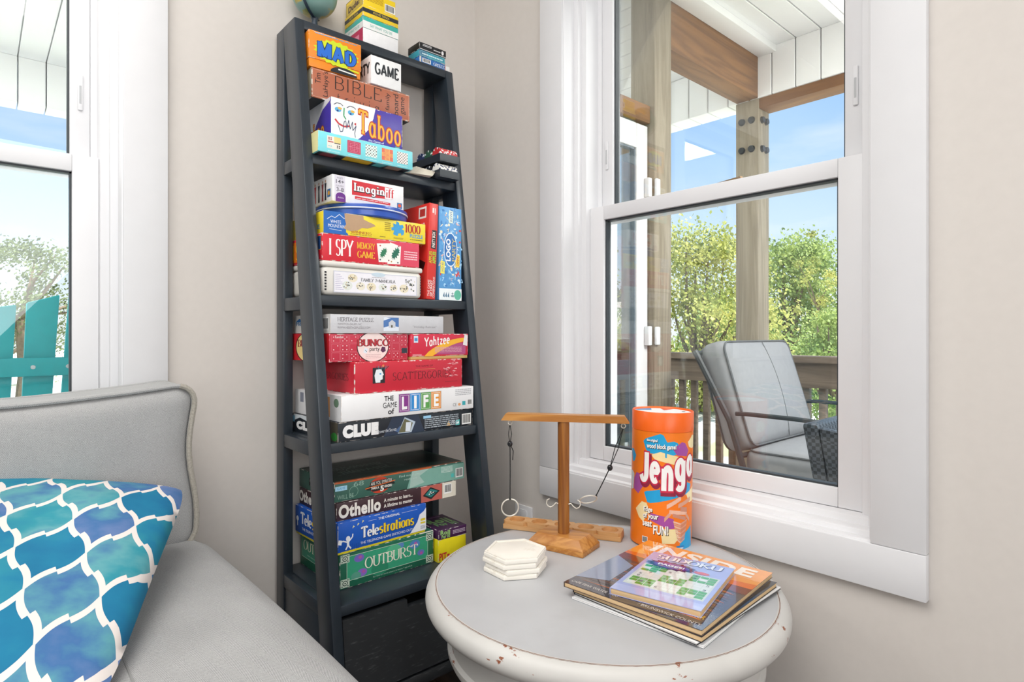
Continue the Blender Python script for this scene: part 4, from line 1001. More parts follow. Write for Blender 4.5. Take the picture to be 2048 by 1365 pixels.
for k in range(14):
    v = .1+.035*k; mp_.poly([(.05, v), (.5, v+.012), (.95, v-.005), (.9, v+.014), (.4, v+.024)], ('b5602c', '2f2a33', '8e4a2a', '6b6d80')[k % 4], 2.2)
mp_.poly([(0, 0), (1, 0), (1, .09), (0, .10)], '3a3236', 2.5); mp_.ell(.30, .45, .06, .028, 'b4d433', 3); mp_.ell(.30, .45, .03, .014, '93c01f', 3.3); mp_.poly([(0, .12), (.22, .2), (.2, .5), (0, .6)], '8e97ad', 2.4)
mp_.part('title_lettering').text('TIDES', .10, .84, .86, .97, 'f7ede0', 4, bold=.03) if False else mp_.part('title_lettering').text('INSIDE', .12, .82, .92, .96, 'f8efe2', 4, bold=.04)
mp_.part('printed_lettering').text('CAPE FEAR WATER TAXI', .03, .035, .40, .062, 'd9d2c8', 4, bold=0); mp_.text('/ BRUNSWICK COUNTY', .55, .035, .97, .062, 'd9d2c8', 4, bold=0); mp_.text('DINING ON THE WATER', .52, .11, .95, .155, 'f2b62a', 4, bold=.02)
mp_.build(mg, lambda u, v, e: (-.126+u*.252, -.143+v*.286, .0085+e), rough=.12)
bk_ = book('puzzle_book', 'lavender number puzzle paperback on top of the magazine stack', 'book', 'books and magazines on the side table', .8940, .583, z+.0003, .150, .198, .0105, R(-76), PAGE, M('glossy lavender cover', 'aab0dc', .10, .02, 8., spec=1., coat=1.))
sp = Print(.150, .198)
sp.rect(0, 0, 1, 1, 'a9b0de', 1); sp.rect(.05, .17, .95, .68, 'd3dcd3', 1.4); sp.rect(0, 0, 1, .12, 'b7bce4', 1.5)
for i in range(9):
    for j in range(9):
        u, v = .08+.095*i, .20+.052*j
        sp.rect(u, v, u+.088, v+.046, '4fa63c' if ((i//3)+(j//3)) % 2 == 0 and (i*5+j*3) % 7 else 'e3eae2', 2)
rdn = random.Random(4)
for k in range(16):
    i, j = rdn.randrange(9), rdn.randrange(9); u, v = .08+.095*i, .20+.052*j
    sp.text(str(rdn.randrange(1, 10)), u+.025, v+.008, u+.06, v+.040, '3f4d44', 3, bold=0)
st = []
for k in range(36):
    a = 2*math.pi*k/36; q = 1 if k % 2 else .78; st.append((.35+.32*q*math.cos(a), .735+.10*q*math.sin(a)))
sp.poly(st, '3a2450', 3); sp.ell(.35, .735, .22, .062, '6d3a9a', 3.3)
sp.part('title_lettering').text('SUDOKU', .10, .845, .90, .955, '4a4a68', 3.5, style='serif', thick=.22, grow=.02); sp.text('SUDOKU', .095, .85, .895, .96, 'f0f0f4', 4, style='serif', thick=.2)
sp.part('printed_lettering').text('PAGES!', .19, .715, .51, .76, 'ffffff', 4.5, bold=.04); sp.text('200+ PUZZLES', .2, .69, .5, .708, 'f2c33a', 4.5, bold=0); sp.text('PUZZLE FUN', .2, .968, .6, .988, 'd13a3a', 4, bold=.01); sp.ell(.72, .72, .09, .03, 'd94a36', 3.5)
sp.build(bk_, lambda u, v, e: (-.075+u*.150, -.099+v*.198, .0105+e), rough=.10)
# ------------------------------------------------------------------ globe and card boxes on the top board
GT = 'games on the top board'
t = thing('globe', 'small antique toned globe on a dark stand at the top left of the bookshelf', 'globe', (.649, 1.492, H+.767))
def globe_mat():
    m, tt, b = _nodes('antique globe map'); N = tt.nodes.new
    co = N('ShaderNodeTexCoord'); n = N('ShaderNodeTexNoise'); n.inputs['Scale'].default_value = 16; n.inputs['Detail'].default_value = 6; n2 = N('ShaderNodeTexNoise'); n2.inputs['Scale'].default_value = 30
    r = N('ShaderNodeValToRGB'); r.color_ramp.interpolation = 'LINEAR'; e = r.color_ramp.elements
    e[0].position = .50; e[0].color = lin('7ba39b'); e[1].position = .53; e[1].color = lin('b49a45')
    r2 = N('ShaderNodeValToRGB'); r2.color_ramp.elements[0].position = .4; r2.color_ramp.elements[0].color = lin('c8b15a'); r2.color_ramp.elements[1].position = .6; r2.color_ramp.elements[1].color = lin('8f9a55')
    r3 = N('ShaderNodeValToRGB'); r3.color_ramp.elements[0].position = .5; r3.color_ramp.elements[0].color = (0, 0, 0, 1); r3.color_ramp.elements[1].position = .53
    x = N('ShaderNodeMixRGB'); L = tt.links.new
    L(co.outputs['Object'], n.inputs['Vector']); L(co.outputs['Object'], n2.inputs['Vector']); L(n.outputs[0], r3.inputs[0]); L(n2.outputs[0], r2.inputs[0])
    w = N('ShaderNodeValToRGB'); w.color_ramp.elements[0].color = lin('6f9a90'); w.color_ramp.elements[1].color = lin('8fb3ae'); L(n2.outputs[0], w.inputs[0])
    L(r3.outputs[0], x.inputs[0]); L(w.outputs[0], x.inputs[1]); L(r2.outputs[0], x.inputs[2]); L(x.outputs[0], b.inputs['Base Color']); b.inputs['Roughness'].default_value = .3
    return m
gc = Vector((.649, 1.492, H+.873)); DB = M('dark blue globe stand', '2b3a48', .35)
MB().ball(gc, .0565, u=40, v=28).build('map_ball', globe_mat(), t)
ax = Vector((-.25, -.10, .96)).normalized(); sd = Vector((-.82, -.55, 0)).normalized(); sd = (sd-ax*sd.dot(ax)).normalized()
m = MB(); pth = [gc+(ax*math.cos(R(a))+sd*math.sin(R(a)))*.061 for a in range(0, 181, 8)]
for p, q in zip(pth, pth[1:]):
    wv = (q-p).cross(gc-p).normalized()*.0035; n = (p-gc).normalized()*.0022; n2 = (q-gc).normalized()*.0022
    m.hexa([p-wv, p+wv, q+wv, q-wv, p-wv+n, p+wv+n, q+wv+n2, q-wv+n2])
m.build('meridian_arm', DB, t)
MB().lathe([(0, 0), (.030, 0), (.031, .004), (.024, .009), (.009, .014), (.007, .040), (.0095, .046), (0, .047)], (.649, 1.492, H+.767), 32).build('stand', DB, t)

b_, w = carton('card_game_box', 'plain white card game box at the bottom of the stack on the top board', 'card game', GT, .758, .865, 1.440, H+.767, .104, .0415, lid='f1f1f2')
p = Print(.104, .0415).rect(.0, 0, 1, 1, 'c2325c').rect(.55, .25, .8, .7, 'e58aa4', 2); p.build(b_, face('left', w, .104, .0415))
b_, w = carton('card_game_box', 'teal and white card game box in the middle of the stack on the top board', 'card game', GT, .758, .865, 1.440, H+.8090, .104, .0305, lid='3fb3a5')
for fc, ww in (('front', w), ('left', .104)):
    p = Print(ww, .0305).poly([(0, .08), (1, 0.0), (1, .55), (0, .62)], 'f2f3f1').poly([(0, 0), (1, -.0), (1, .0), (.0, .08)], 'f2f3f1'); p.part('title_lettering').text('SAY WHAT YOU SEE', .2, .2, .82, .44, '4fae9f', 3, bold=.0, tilt=-.03); p.build(b_, face(fc, w, .104, .0305))
b_, w = carton('card_game_box', 'yellow card game box with a black band, second from the top of its stack', 'card game', GT, .758, .865, 1.440, H+.8400, .104, .0300, lid='f2cf2b')
for fc, ww in (('front', w), ('left', .104)):
    p = Print(ww, .0300).rect(0, .36, 1, .72, '2d3135'); p.part('title_lettering').text('MOVIE TRIVIA', .28, .43, .74, .63, 'e8cf5a', 3, bold=.01); p.build(b_, face(fc, w, .104, .0300))
b_, w = carton('card_game_box', 'yellow barcoded card game box on top of the stack above the black banded one', 'card game', GT, .760, .858, 1.443, H+.8705, .098, .040, lid='f5d321')
p = Print(w, .040); p.bars(.05, .35, .62, .9, 7, 'b98f1c', seed=5); p.part('barcode').barcode(.66, .10, .98, .62); p.build(b_, face('front', w, .098, .040))
p = Print(.098, .040); p.poly([(.02, .02), (.98, .02), (.98, .75), (.6, .95), (.3, .7), (.02, .8)], 'cdb13f'); p.part('title_lettering').text('Dude!', .15, .2, .8, .62, '4a2f2a', 3, bold=.04, tilt=.1); p.frame(.02, .02, .98, .95, .0012, '4b3a1a'); p.build(b_, face('left', w, .098, .040))

def deck(label, x0, x1, y, z, h, c, d=.058, rz=0.):
    return carton('card_deck', label, 'deck of cards', 'card decks at the right of the top board', x0, x1, y, H+z, d, h, rz, lid=c, bev=.001)
b_, w = deck('blue card deck with white name and barcode, under two other decks', .932, 1.0215, 1.437, .767, .0185, '2d6fb6')
p = Print(w, .0185).rect(0, 0, .06, 1, 'd9d2c8'); p.barcode(.10, .22, .42, .85); p.part('title_lettering').text('GREECE', .52, .25, .95, .72, 'f0f2f4', 3, style='serif'); p.rect(.965, .05, 1, .95, 'd7a7a0', 2); p.build(b_, face('front', w, .058, .0185))
b_, w = deck('turquoise card deck sandwiched between the black and the blue deck', .931, 1.020, 1.437, .7858, .0185, '3b9db2')
p = Print(w, .0185).rect(0, 0, .3, 1, '4c7f9c'); p.frame(.05, .15, .97, .85, .0008, '9fd3da'); p.part('title_lettering').bars(.1, .3, .9, .7, 1, 'd9f0f2', 3); p.build(b_, face('front', w, .058, .0185))
b_, w = deck('black card deck with white disc on top of the two blue decks', .930, 1.022, 1.435, .8046, .0200, '1d1f22', .060)
p = Print(w, .020); p.ell(.86, .5, .045, .30, 'e9e9e9'); p.bars(.52, .35, .78, .65, 1, 'cfcfd0', seed=8); p.bars(.12, .52, .45, .85, 2, 'e9e9e9', seed=9); p.rect(0, 0, 1, .1, 'c9c9c9'); p.build(b_, face('front', w, .060, .020))
b_, w = deck('small white carton at the right end of the top board beside the blue deck', 1.0235, 1.0385, 1.440, .767, .0175, 'efeeec')

# ------------------------------------------------------------------ first tier
G1 = 'games on the first shelf'
b_, w = carton('board_game_box', 'flat turquoise game box with five small game boards along its side', 'board game', G1, .596, .8555, 1.352, H+.4305, .185, .048, lid='7fdbe4', bev=.001)
p = Print(w, .048)
for k, (u, c) in enumerate(((.155, 'ebe7dc'), (.355, 'c2405f'), (.535, 'e4eee9'), (.71, 'e0705a'), (.88, 'efe9e4'))):
    hw = .068 if k < 2 else .062; v0, v1 = .22, .84; p.rect(u-hw, v0, u+hw, v1, c); p.bars(u-.06, .07, u+.06, .13, 1, 'c9f0f2', seed=k)
    X = lambda i, n: u-hw+(i)*2*hw/n; Yv = lambda j, n: v0+j*(v1-v0)/n
    if k == 0:
        p.rect(u, .55, u+hw, .84, 'e7d58a', 1.5)
        for i, j, c2 in [(1, 8, 'a5303a'), (2.5, 8, 'a5303a'), (1, 6.8, 'a5303a'), (2.5, 6.8, 'a5303a'), (7, 1.2, '3a3a3a'), (8.4, 1.2, '3a3a3a'), (7, 2.5, '3a3a3a'), (8.4, 2.5, '3a3a3a'), (1, 1.5, '8fcfd3'), (2.5, 1.5, '8fcfd3')]: p.rect(X(i, 10), Yv(j, 10), X(i+.8, 10), Yv(j+.9, 10), c2, 2)
        p.rect(X(.6, 10), Yv(5, 10), X(4.5, 10), Yv(5.8, 10), 'b8343c', 2); p.rect(X(5.2, 10), Yv(4.6, 10), X(9.5, 10), Yv(5.3, 10), '4a4648', 2)
    elif k == 1:
        for q in (.1, .22, .34): p.frame(u-hw+q*2*hw, v0+q*(v1-v0), u+hw-q*2*hw, v1-q*(v1-v0), .0006, 'e59ab0')
        p.line([(u, v0+.06), (u, v1-.06)], .0006, 'e59ab0'); p.line([(u-hw*.8, .53), (u+hw*.8, .53)], .0006, 'e59ab0')
    elif k in (2, 4):
        n = 8
        for i in range(n):
            for j in range(n):
                if (i+j) % 2: p.rect(X(i+.1, n), Yv(j+.1, n), X(i+.8, n), Yv(j+.8, n), ('3d4a48' if (i*3+j) % 3 else '9ac9c9') if k == 2 else '5f5457', 2)
    else:
        for i in range(8):
            for j in range(9):
                if 2 <= i <= 5 or 3 <= j <= 5: p.rect(X(i+.15, 8), Yv(j+.15, 9), X(i+.75, 8), Yv(j+.75, 9), 'f3d06a', 2)
p.build(b_, face('front', w, .185, .048))
p = Print(.185, .048).rect(0, 0, 1, 1, 'e9e3a6'); p.build(b_, face('left', w, .185, .048))
p = Print(w, .185); p.rect(0.02, .0, .98, .97, '2b2f38'); p.poly([(.3, .55), (.58, .55), (.56, .99), (.28, .99)], 'dfb22c', 1.5); p.poly([(.6, .8), (.7, .8), (.72, .97), (.6, .97)], '58b6b9', 1.5); p.poly([(.74, .75), (.9, .75), (.9, .97), (.74, .97)], 'a98d7b', 1.5); p.poly([(.06, .8), (.2, .8), (.2, .97), (.06, .97)], '8b3f4a', 1.5); p.build(b_, face('bottom', w, .185, .048))

b_, w = carton('board_game_box', 'purple and white game box with a drawn face and large yellow letters', 'board game', G1, .642, .843, 1.381, H+.4790, .155, .0985, lid='4a3aa2', bev=.003)
def taboo_word(p, u0, v0, u1, v1, tilt):
    for c, g, l in (('c23a24', .06, 3), ('f2b437', .0, 4)): p.text('Taboo', u0, v0, u1, v1, c, l, style='serif', thick=.17, thin=.09, serif=.26, track=.2, grow=g, tilt=tilt)
p = Print(w, .0985)
p.poly([(0, 0.0), (.28, 0), (.38, .13), (.50, .40), (.57, .72), (.60, 1), (0, 1)], 'f3f2f0')
for cx in (.085, .255): p.ell(cx+.005, .72, .042, .06, '5fb2dc', 2); p.ell(cx+.028, .76, .028, .03, 'e7b54a', 2.2); p.ell(cx, .69, .014, .022, '2b3a8a', 2.4); p.line([(cx-.05, .82), (cx-.01, .88), (cx+.04, .88), (cx+.07, .84)], .0018, '3a3f58')
p.line([(.17, .80), (.165, .60), (.195, .52)], .0032, '3fa06a'); p.line([(.05, .47), (.10, .37), (.17, .33), (.24, .37)], .0045, 'c83440'); p.poly([(.30, .46), (.33, .42), (.33, .50)], 'c83440', 2)
p.line([(.09, .35), (.12, .18), (.15, .2), (.17, .45), (.19, .49), (.205, .3), (.23, .52), (.25, .3), (.28, .5), (.285, .28), (.33, .42), (.31, .22), (.32, .12)], .0018, '4a4a6a', 3)
p.part('title_lettering'); taboo_word(p, .36, .20, .97, .83, -.10)
p.part('printed_lettering').text('the Game of', .50, .115, .72, .165, 'f0eef8', 3, bold=.01); p.text('Unspeakable Fun', .45, .04, .77, .10, 'f0eef8', 3, bold=.01)
p.rect(.885, .03, .955, .14, '2f9fa0', 2); p.rect(.895, .06, .945, .10, 'dff0f0', 3); p.build(b_, face('front', w, .155, .0985))
p = Print(.155, .0985); p.poly([(0, 0), (.25, 0), (.45, .5), (.7, .8), (.97, .92), (.97, 1), (0, 1)], 'e9e8ee'); p.part('title_lettering'); taboo_word(p, -.1+.12, .1, .75, .55, .0); p.build(b_, face('left', w, .155, .0985))

b_, w = carton('board_game_box', 'brown leather look game box with thin black letters, lying crosswise on the purple one', 'board game', G1, .6075, .882, 1.412, H+.5780, .118, .0735, rz=R(-1.5), lid='b3674a', wear='c58466', bev=.003)
p = Print(w, .0735); DK = '2b2422'
p.part('title_lettering').text('BIBLE', .22, .46, .69, .92, DK, 2, style='thin'); p.text('trivia', .24, .03, .66, .36, DK, 2, style='thin', track=.55)
p.part('printed_lettering').text("Tim", .035, .50, .085, .85, DK, 2, rot=90, bold=0); p.text("LaHaye's", .105, .12, .165, .97, DK, 2, rot=90, bold=0)
for k, (tx, v1) in enumerate((('family', .84), ('board', .88), ('game', .84))): p.text(tx, .73+.085*k, .22 if k != 1 else .12, .785+.085*k, v1, DK, 2, rot=90, bold=0)
p.part('stitched_border').frame(.012, .05, .988, .95, .0009, 'd9a88e', 1); p.build(b_, face('front', w, .118, .0735))
p = Print(.118, .0735).rect(0, .02, 1, .98, 'dcd3b6'); p.build(b_, face('left', w, .118, .0735)); Print(w, .118).rect(0.01, .01, .99, .99, '23262a').build(b_, face('bottom', w, .118, .0735))

b_, w = carton('board_game_box', 'orange game box with blue block letters at the upper left of the bookshelf', 'board game', G1, .6005, .736, 1.411, H+.6525, .115, .0885, rz=R(-3), lid='f08a22', base='ef8a1e', lid_frac=.77, bev=.0012)
p = Print(w, .0885)
st = []
for k in range(40):
    a = 2*math.pi*k/40; q = 1 if k % 2 else .86; st.append((.52+.44*q*math.cos(a), .53+.36*q*math.sin(a)))
p.poly(st, 'cfe02c', 1); p.bars(.12, .93, .92, .97, 1, '5fa9d8', 2, seed=4); p.bars(.10, .955, .5, .975, 1, 'f6efe6', 3, seed=6)
p.part('title_lettering')
for k, (ch, u0, u1, v0, v1) in enumerate((('M', .16, .42, .33, .76), ('A', .44, .66, .30, .73), ('D', .68, .90, .29, .72))):
    p.text(ch, u0, v0, u1, v1, '182b58', 3, style='thin', thick=.32, thin=.22, grow=.07); p.text(ch, u0, v0, u1, v1, '2a6fd0', 4, style='thin', thick=.32, thin=.22)
p.part('printed_artwork').poly(arc(.66, .0, .26, .19, 0, 180, 20), '24262c', 2); p.poly([(.55, .09), (.9, .06), (.9, .09), (.55, .13)], 'f0eee8', 3); p.poly([(.5, .20), (.95, .14), (.95, .19), (.5, .25)], 'd8df2c', 1.4)
p.build(b_, lambda u, v, e: (-w/2+u*w, -e, v*.0885))

b_, w = carton('board_game_box', 'white game box with bold black letters on the brown leather look box', 'card game', G1, .7635, .854, 1.407, H+.6525, .098, .0740, lid='f1f1f1', bev=.001)
p = Print(w, .074); p.part('title_lettering').text('GAME', .12, .36, .92, .80, '23272c', 2, style='thin', thick=.26, thin=.17, track=.16); p.build(b_, face('front', w, .098, .074))
p = Print(.098, .074); p.part('title_lettering').text('PARTY', .02, .36, .94, .80, '23272c', 2, style='thin', thick=.26, thin=.17, track=.16); p.build(b_, face('left', w, .098, .074))

# loose score cards and two poker chip trays
CARDP = M('cream card paper', 'ddd6c6', .8, .05, 40.)
for k in range(9):
    o = thing('score_card', ['lowest cream card of the fanned pile beside the chip trays', 'cream card in the fanned pile between the turquoise box and the chip trays'][k > 0], 'card', (.900, 1.42, H+.4303+.0019*k), R(-9+2.2*k), 'fanned cream cards')
    MB().box(-.0415+.001*k, -.05, 0, .0355, .05, .0018, .0003).build('card', CARDP, o, world=False)
TRAY = M('black plastic chip tray', '2a3138', .35)
for lvl, z in enumerate((.4302, .4740)):
    tr = thing('chip_tray', ['lower black poker chip tray with white and black chips', 'upper black poker chip tray with red green and blue chips'][lvl], 'chip tray', (.976, 1.353, H+z), 0, 'poker chip trays')
    m = MB(); x0, x1, y0, y1 = .9425, 1.0085, 1.352, 1.525
    m.box(x0, y0, H+z, x1, y1, H+z+.003); m.box(x0, y0, H+z+.0025, x1, y0+.003, H+z+.0205); m.box(x0, y1-.003, H+z+.0025, x1, y1, H+z+.0205); m.box(x0, y0+.003, H+z+.0025, x0+.003, y1-.003, H+z+.0205); m.box(x1-.003, y0+.003, H+z+.0025, x1, y1-.003, H+z+.0205)
    m.build('tray_body', TRAY, tr, smooth=0)
CH = {'red': ('c22f33', 'ecebea'), 'green': ('2f5a44', 'e2e6e2'), 'blue': ('2d3f6c', 'dfe2ea'), 'white': ('ece9e4', '27355c'), 'black': ('22242a', 'e6e6e6')}
def chip_proto(c):
    m = MB(); n = 24; r = .0188; t_ = .0031; rings = []
    for x in (-t_/2, t_/2): rings.append([m.bm.verts.new((x, r*math.cos(2*math.pi*i/n), r*math.sin(2*math.pi*i/n))) for i in range(n)])
    for s_, rg in ((-1, rings[0]), (1, rings[1])):
        cen = m.bm.verts.new((s_*t_/2, 0, 0)); inn = [m.bm.verts.new((s_*t_/2, v.co.y*.72, v.co.z*.72)) for v in rg]
        for i in range(n):
            j = (i+1) % n; m.mi = 0; m._f([cen, inn[i], inn[j]]); m.mi = 1 if i % 4 == 0 else 0; m._f([inn[i], rg[i], rg[j], inn[j]])
    for i in range(n):
        j = (i+1) % n; m.mi = 1 if i % 4 == 0 else 0; m._f([rings[0][i], rings[0][j], rings[1][j], rings[1][i]])
    return m.build('poker_chip', [M('poker chip '+c, CH[c][0], .45), M('poker chip stripe '+c, CH[c][1], .45)], None, smooth=30)
for lvl, row, c, lab in ((1, 0, 'red', 'red and white poker chip in the front row of the upper tray'), (1, 1, 'green', 'green poker chip in the second row of the upper tray'), (1, 2, 'blue', 'blue poker chip in the third row of the upper tray'), (0, 0, 'white', 'white and navy poker chip in the front row of the lower tray'), (0, 1, 'black', 'black poker chip in the second row of the lower tray')):
    pr = chip_proto(c); z = (.4302, .4740)[lvl]; rc = random.Random(row+lvl)
    for k in range(18):
        o = pr if k == 0 else pr.copy()
        if k: COL.objects.link(o)
        o.location = (.9472+.0033*k, 1.3755+.0395*row, H+z+.0222); o.rotation_euler = (rc.uniform(0, 6), 0, 0)
        prop(o, lab, 'poker chip', c+' poker chips in the '+('upper' if lvl else 'lower')+' tray')

# ------------------------------------------------------------------ second tier
G2 = 'games on the second shelf'
z2 = .0912
TINW = M('off white tin paint', 'dcd9d2', .3, .02, 12.)
t = thing('game_tin', 'off white metal tin with a row of small round pictures, under the red box', 'board game', (.7375, 1.334, H+z2), 0, G2); w = .277; hh = .081; d = .19
MB().box(-w/2+.0015, .0015, 0, w/2-.0015, d-.0015, .0690, .012, 4).build('tin_body', TINW, t, world=False, smooth=50)
MB().box(-w/2, 0, .0675, w/2, d, hh, .005, 3).build('tin_lid', TINW, t, world=False, smooth=50)
p = Print(w, .0675); p.rect(.10, .10, .93, .86, 'c9cbd9', 1); p.rect(.107, .13, .923, .83, 'eceaf0', 1.4)
for k in range(9): p.bars(.115, .72-.065*k, .115+.05+.03*((k*7) % 3)/2, .75-.065*k, 1, 'a9a2c4', 2, seed=k)
pc2 = [(.275, .64, .045), (.225, .36, .048), (.35, .36, .044), (.455, .36, .046), (.57, .36, .043), (.68, .36, .040), (.79, .36, .048)]
rd = random.Random(9)
for i, (u, v, r) in enumerate(pc2):
    p.ell(u, v, r, r*3.3, ('e6dcc2', 'dfe3dd', 'e7e1d0')[i % 3], 2)
    for k in range(12):
        a, q = rd.uniform(0, 6.28), rd.uniform(0, .8); p.ell(u+r*q*math.cos(a), v+r*3.3*q*math.sin(a), .006, .022, ('3d3d40', '8b8f8c', 'b9a276')[(k+i) % 3], 2.5, 8)
for k in range(26): p.ell(.845+rd.uniform(-.035, .06), rd.uniform(.28, .72), .007, .03, ('2f3a36', '6b6f6c', 'd9d5c8')[k % 3], 2.6, 8)
p.ell(.525, .82, .07, .08, 'c3d4e0', 2)
p.part('title_lettering').text('FAMILY 7+MANCALA', .355, .535, .70, .66, '23262b', 3, style='serif', thick=.16); p.part('printed_lettering').bars(.46, .70, .60, .73, 1, '77777c', 3, seed=2)
for k in range(7): p.rect(.018, .16+.1*k, .036, .22+.1*k, '1f2024', 2); p.rect(.965, .2+.1*k, .975, .26+.1*k, '2a2a2e', 2)
p.build(t, face('front', w, d, .0675))

b_, w = carton('board_game_box', 'red game box with leaf cards pictured, on the off white tin', 'board game', G2, .600, .866, 1.338, H+.1725, .19, .0640, lid='d42436', wear='f0dcd8', bev=.0018)
p = Print(w, .064); p.poly([(.62, .06), (1, .02), (1, .98), (.72, .98)], 'dc4660', 1)
for (u, v, du) in ((.555, .10, .11), (.665, .06, .13)):
    p.poly([(u, v), (u+du, v+.02), (u+du+.01, v+.78), (u-.02, v+.72)] if u < .6 else [(u-.02, v), (u+du-.01, v+.02), (u+du, v+.74), (u+.01, v+.86)], 'f0efea', 2+(u > .6)*.5)
def leaf(cx, cy, s, col, lay):
    pts = []
    for k in range(26):
        a = 2*math.pi*k/26; q = (1 if k % 2 else .62); pts.append((cx+s*.040*q*math.cos(a)*1.0+.022*s*math.sin(a), cy+s*.26*q*math.sin(a)))
    p.poly(pts, col, lay)
leaf(.605, .48, .9, '2f7a58', 3); leaf(.735, .50, 1.1, '1f6a55', 3.2)
for u, v, c in ((.57, .75, 'c0392b'), (.57, .2, '35414a'), (.69, .16, 'b88a4a'), (.76, .14, '35414a'), (.66, .2, '8a4b3a'), (.77, .8, 'b23a4a')): p.ell(u, v, .008, .03, c, 3.5, 10)
p.part('title_lettering').text('I SPY', .065, .20, .30, .84, 'f6f2ee', 3, style='serif', thick=.22, serif=.26); p.text('MEMORY', .335, .54, .515, .80, 'f0b832', 3, style='serif', thick=.2, serif=.22); p.text('GAME', .335, .20, .515, .46, 'f0b832', 3, style='serif', thick=.2, serif=.22)
p.part('printed_lettering').bars(.83, .28, .98, .66, 4, 'f2c9cf', 3, seed=3); p.build(b_, face('front', w, .19, .064))
p = Print(.19, .064); p.rect(.65, .4, .97, .9, '27477d', 1); p.frame(.65, .4, .97, .9, .001, 'e6cf5a', 2); p.rect(.0, .1, .5, .9, 'd9731f', 1); p.part('title_lettering').text('I SPY', .1, .2, .45, .8, 'f3cf3a', 3, style='serif'); p.build(b_, face('left', w, .19, .064))

b_, w = carton('jigsaw_puzzle_box', 'yellow jigsaw box with torn kraft patch and blue corner, above the red game box', 'jigsaw puzzle', G2, .6035, .8860, 1.338, H+.2368, .19, .0525, lid='efd733', bev=.0012)
p = Print(w, .0525); p.poly([(0, 0), (.22, 0), (.215, .08), (.20, .12), (.2, 1), (0, 1)], '2467b8', 1)
p.line([(.03, .62), (.07, .78), (.10, .72), (.14, .90), (.18, .74), (.22, .80)], .0012, 'e8f0f8', 2); p.line([(.05, .20), (.16, .17)], .0009, 'e8f0f8', 2)
p.poly([(.185, .98), (.36, .98), (.365, .82), (.42, .72), (.46, .66), (.48, .58), (.44, .50), (.40, .42), (.35, .42), (.31, .28), (.24, .20), (.18, .28), (.20, .5), (.19, .7)], 'b99878', 3)
p.part('title_lettering').text('WHITE', .06, .47, .155, .62, 'f4f6fa', 2.2, bold=.03); p.text('MOUNTAIN', .04, .28, .19, .43, 'f4f6fa', 2.2, bold=.03); p.text('1000', .78, .46, .945, .90, 'b5302a', 3, style='serif', thick=.24); p.text('PUZZLE', .83, .24, .97, .42, '3f9ad0', 3, bold=.02); p.text('WINNERS', .24, .13, .44, .25, 'b5602a', 2.5, style='serif')
p.part('printed_artwork'); 
p.poly([(.655, .30), (.70, .24), (.71, .38), (.735, .40), (.74, .28), (.765, .36), (.77, .55), (.745, .60), (.765, .70), (.755, .82), (.72, .78), (.715, .90), (.69, .96), (.685, .80), (.655, .84), (.66, .66), (.635, .62), (.64, .48), (.665, .50)], '3f9fd8', 3)
p.bars(.57, .42, .63, .86, 5, 'a08a2a', 2, seed=4); p.bars(.24, .06, .44, .11, 1, '9a7a2a', 2, seed=5); p.bars(.83, .12, .97, .19, 1, '8a7a2a', 2, seed=6); p.bars(.66, .1, .76, .18, 2, '9a8a2a', 2, seed=7); p.bars(.52, .10, .58, .16, 1, '8a7a2a', 2, seed=8)
p.build(b_, face('front', w, .19, .0525))
p = Print(.19, .0525); p.part('title_lettering').text('1000', .25, .48, .80, .92, 'b5302a', 3, style='serif', thick=.24); p.text('PUZZLE', .35, .22, .9, .42, '3f9ad0', 3, bold=.02); p.build(b_, face('left', w, .19, .0525))

BLT = M('glossy blue tin', '2f57b4', .22, .03, 10.)
t = thing('cookie_tin', 'round blue tin with white rim line on the yellow jigsaw box', 'tin', (.757, 1.442, H+.2897), 0, G2)
MB().lathe([(0, 0), (.113, 0), (.1155, .003), (.1155, .016), (0, .016)], (.757, 1.442, H+.2897), 80).build('tin_body', BLT, t)
ld = MB().lathe([(0, .0158), (.1165, .0158), (.118, .017), (.118, .0265), (.1172, .0295), (.115, .0300), (0, .0285)], (.757, 1.442, H+.2897), 80).build('tin_lid', BLT, t)
MB().lathe([(.1181, .0185), (.1187, .0190), (.1187, .0210), (.1181, .0215)], (.757, 1.442, H+.2897), 80).build('rim_line', M('white rim enamel', 'e3e7f0', .3), ld)

b_, w = carton('board_game_box', 'white game box with red and white cartoon lettering, on the round blue tin', 'board game', G2, .636, .834, 1.362, H+.3200, .165, .0645, lid='eeeeef', bev=.0012)
p = Print(w, .0645); p.rect(.03, .02, .17, .98, 'dcd9e4', 1); p.part('printed_lettering').text('AGES', .06, .86, .14, .93, '8a8794', 2, bold=0); p.text('14+', .05, .68, .155, .83, '5a5866', 2, bold=.01); p.text('PLAYERS', .05, .56, .15, .62, '8a8794', 2, bold=0); p.text('3-8', .055, .38, .15, .53, '5a5866', 2, bold=.01)
p.part('printed_artwork'); p.poly([(.045, 0.0), (.175, 0), (.175, .22)]+arc(.11, .2, .065, .15, 0, 180, 12)+[(.045, .2)], '6a2a8a', 2); p.text('Adults', .07, .13, .15, .19, 'e0cfe8', 3, bold=0)
p.poly([(.26, .34), (.83, .40), (.83, .86), (.26, .90)], 'd22b36', 2); p.poly(arc(.80, .62, .075, .22, -90, 90, 12)+[(.72, .85), (.72, .40)], 'f2f0f0', 2.5); p.poly([(.30, .20), (.80, .16), (.80, .26), (.30, .31)], 'd22b36', 2); p.bars(.32, .215, .78, .255, 1, 'f2dfe0', 3, seed=2)
p.part('title_lettering'); p.text('Imagin', .285, .37, .715, .80, '1d1d20', 3, style='serif', thick=.24, thin=.13, serif=.34, track=.24, grow=.05); p.text('Imagin', .285, .39, .715, .82, 'f6f5f4', 4, style='serif', thick=.24, thin=.13, serif=.34, track=.24); p.text('iff', .735, .46, .855, .80, 'd22b36', 4, style='serif', thick=.2)
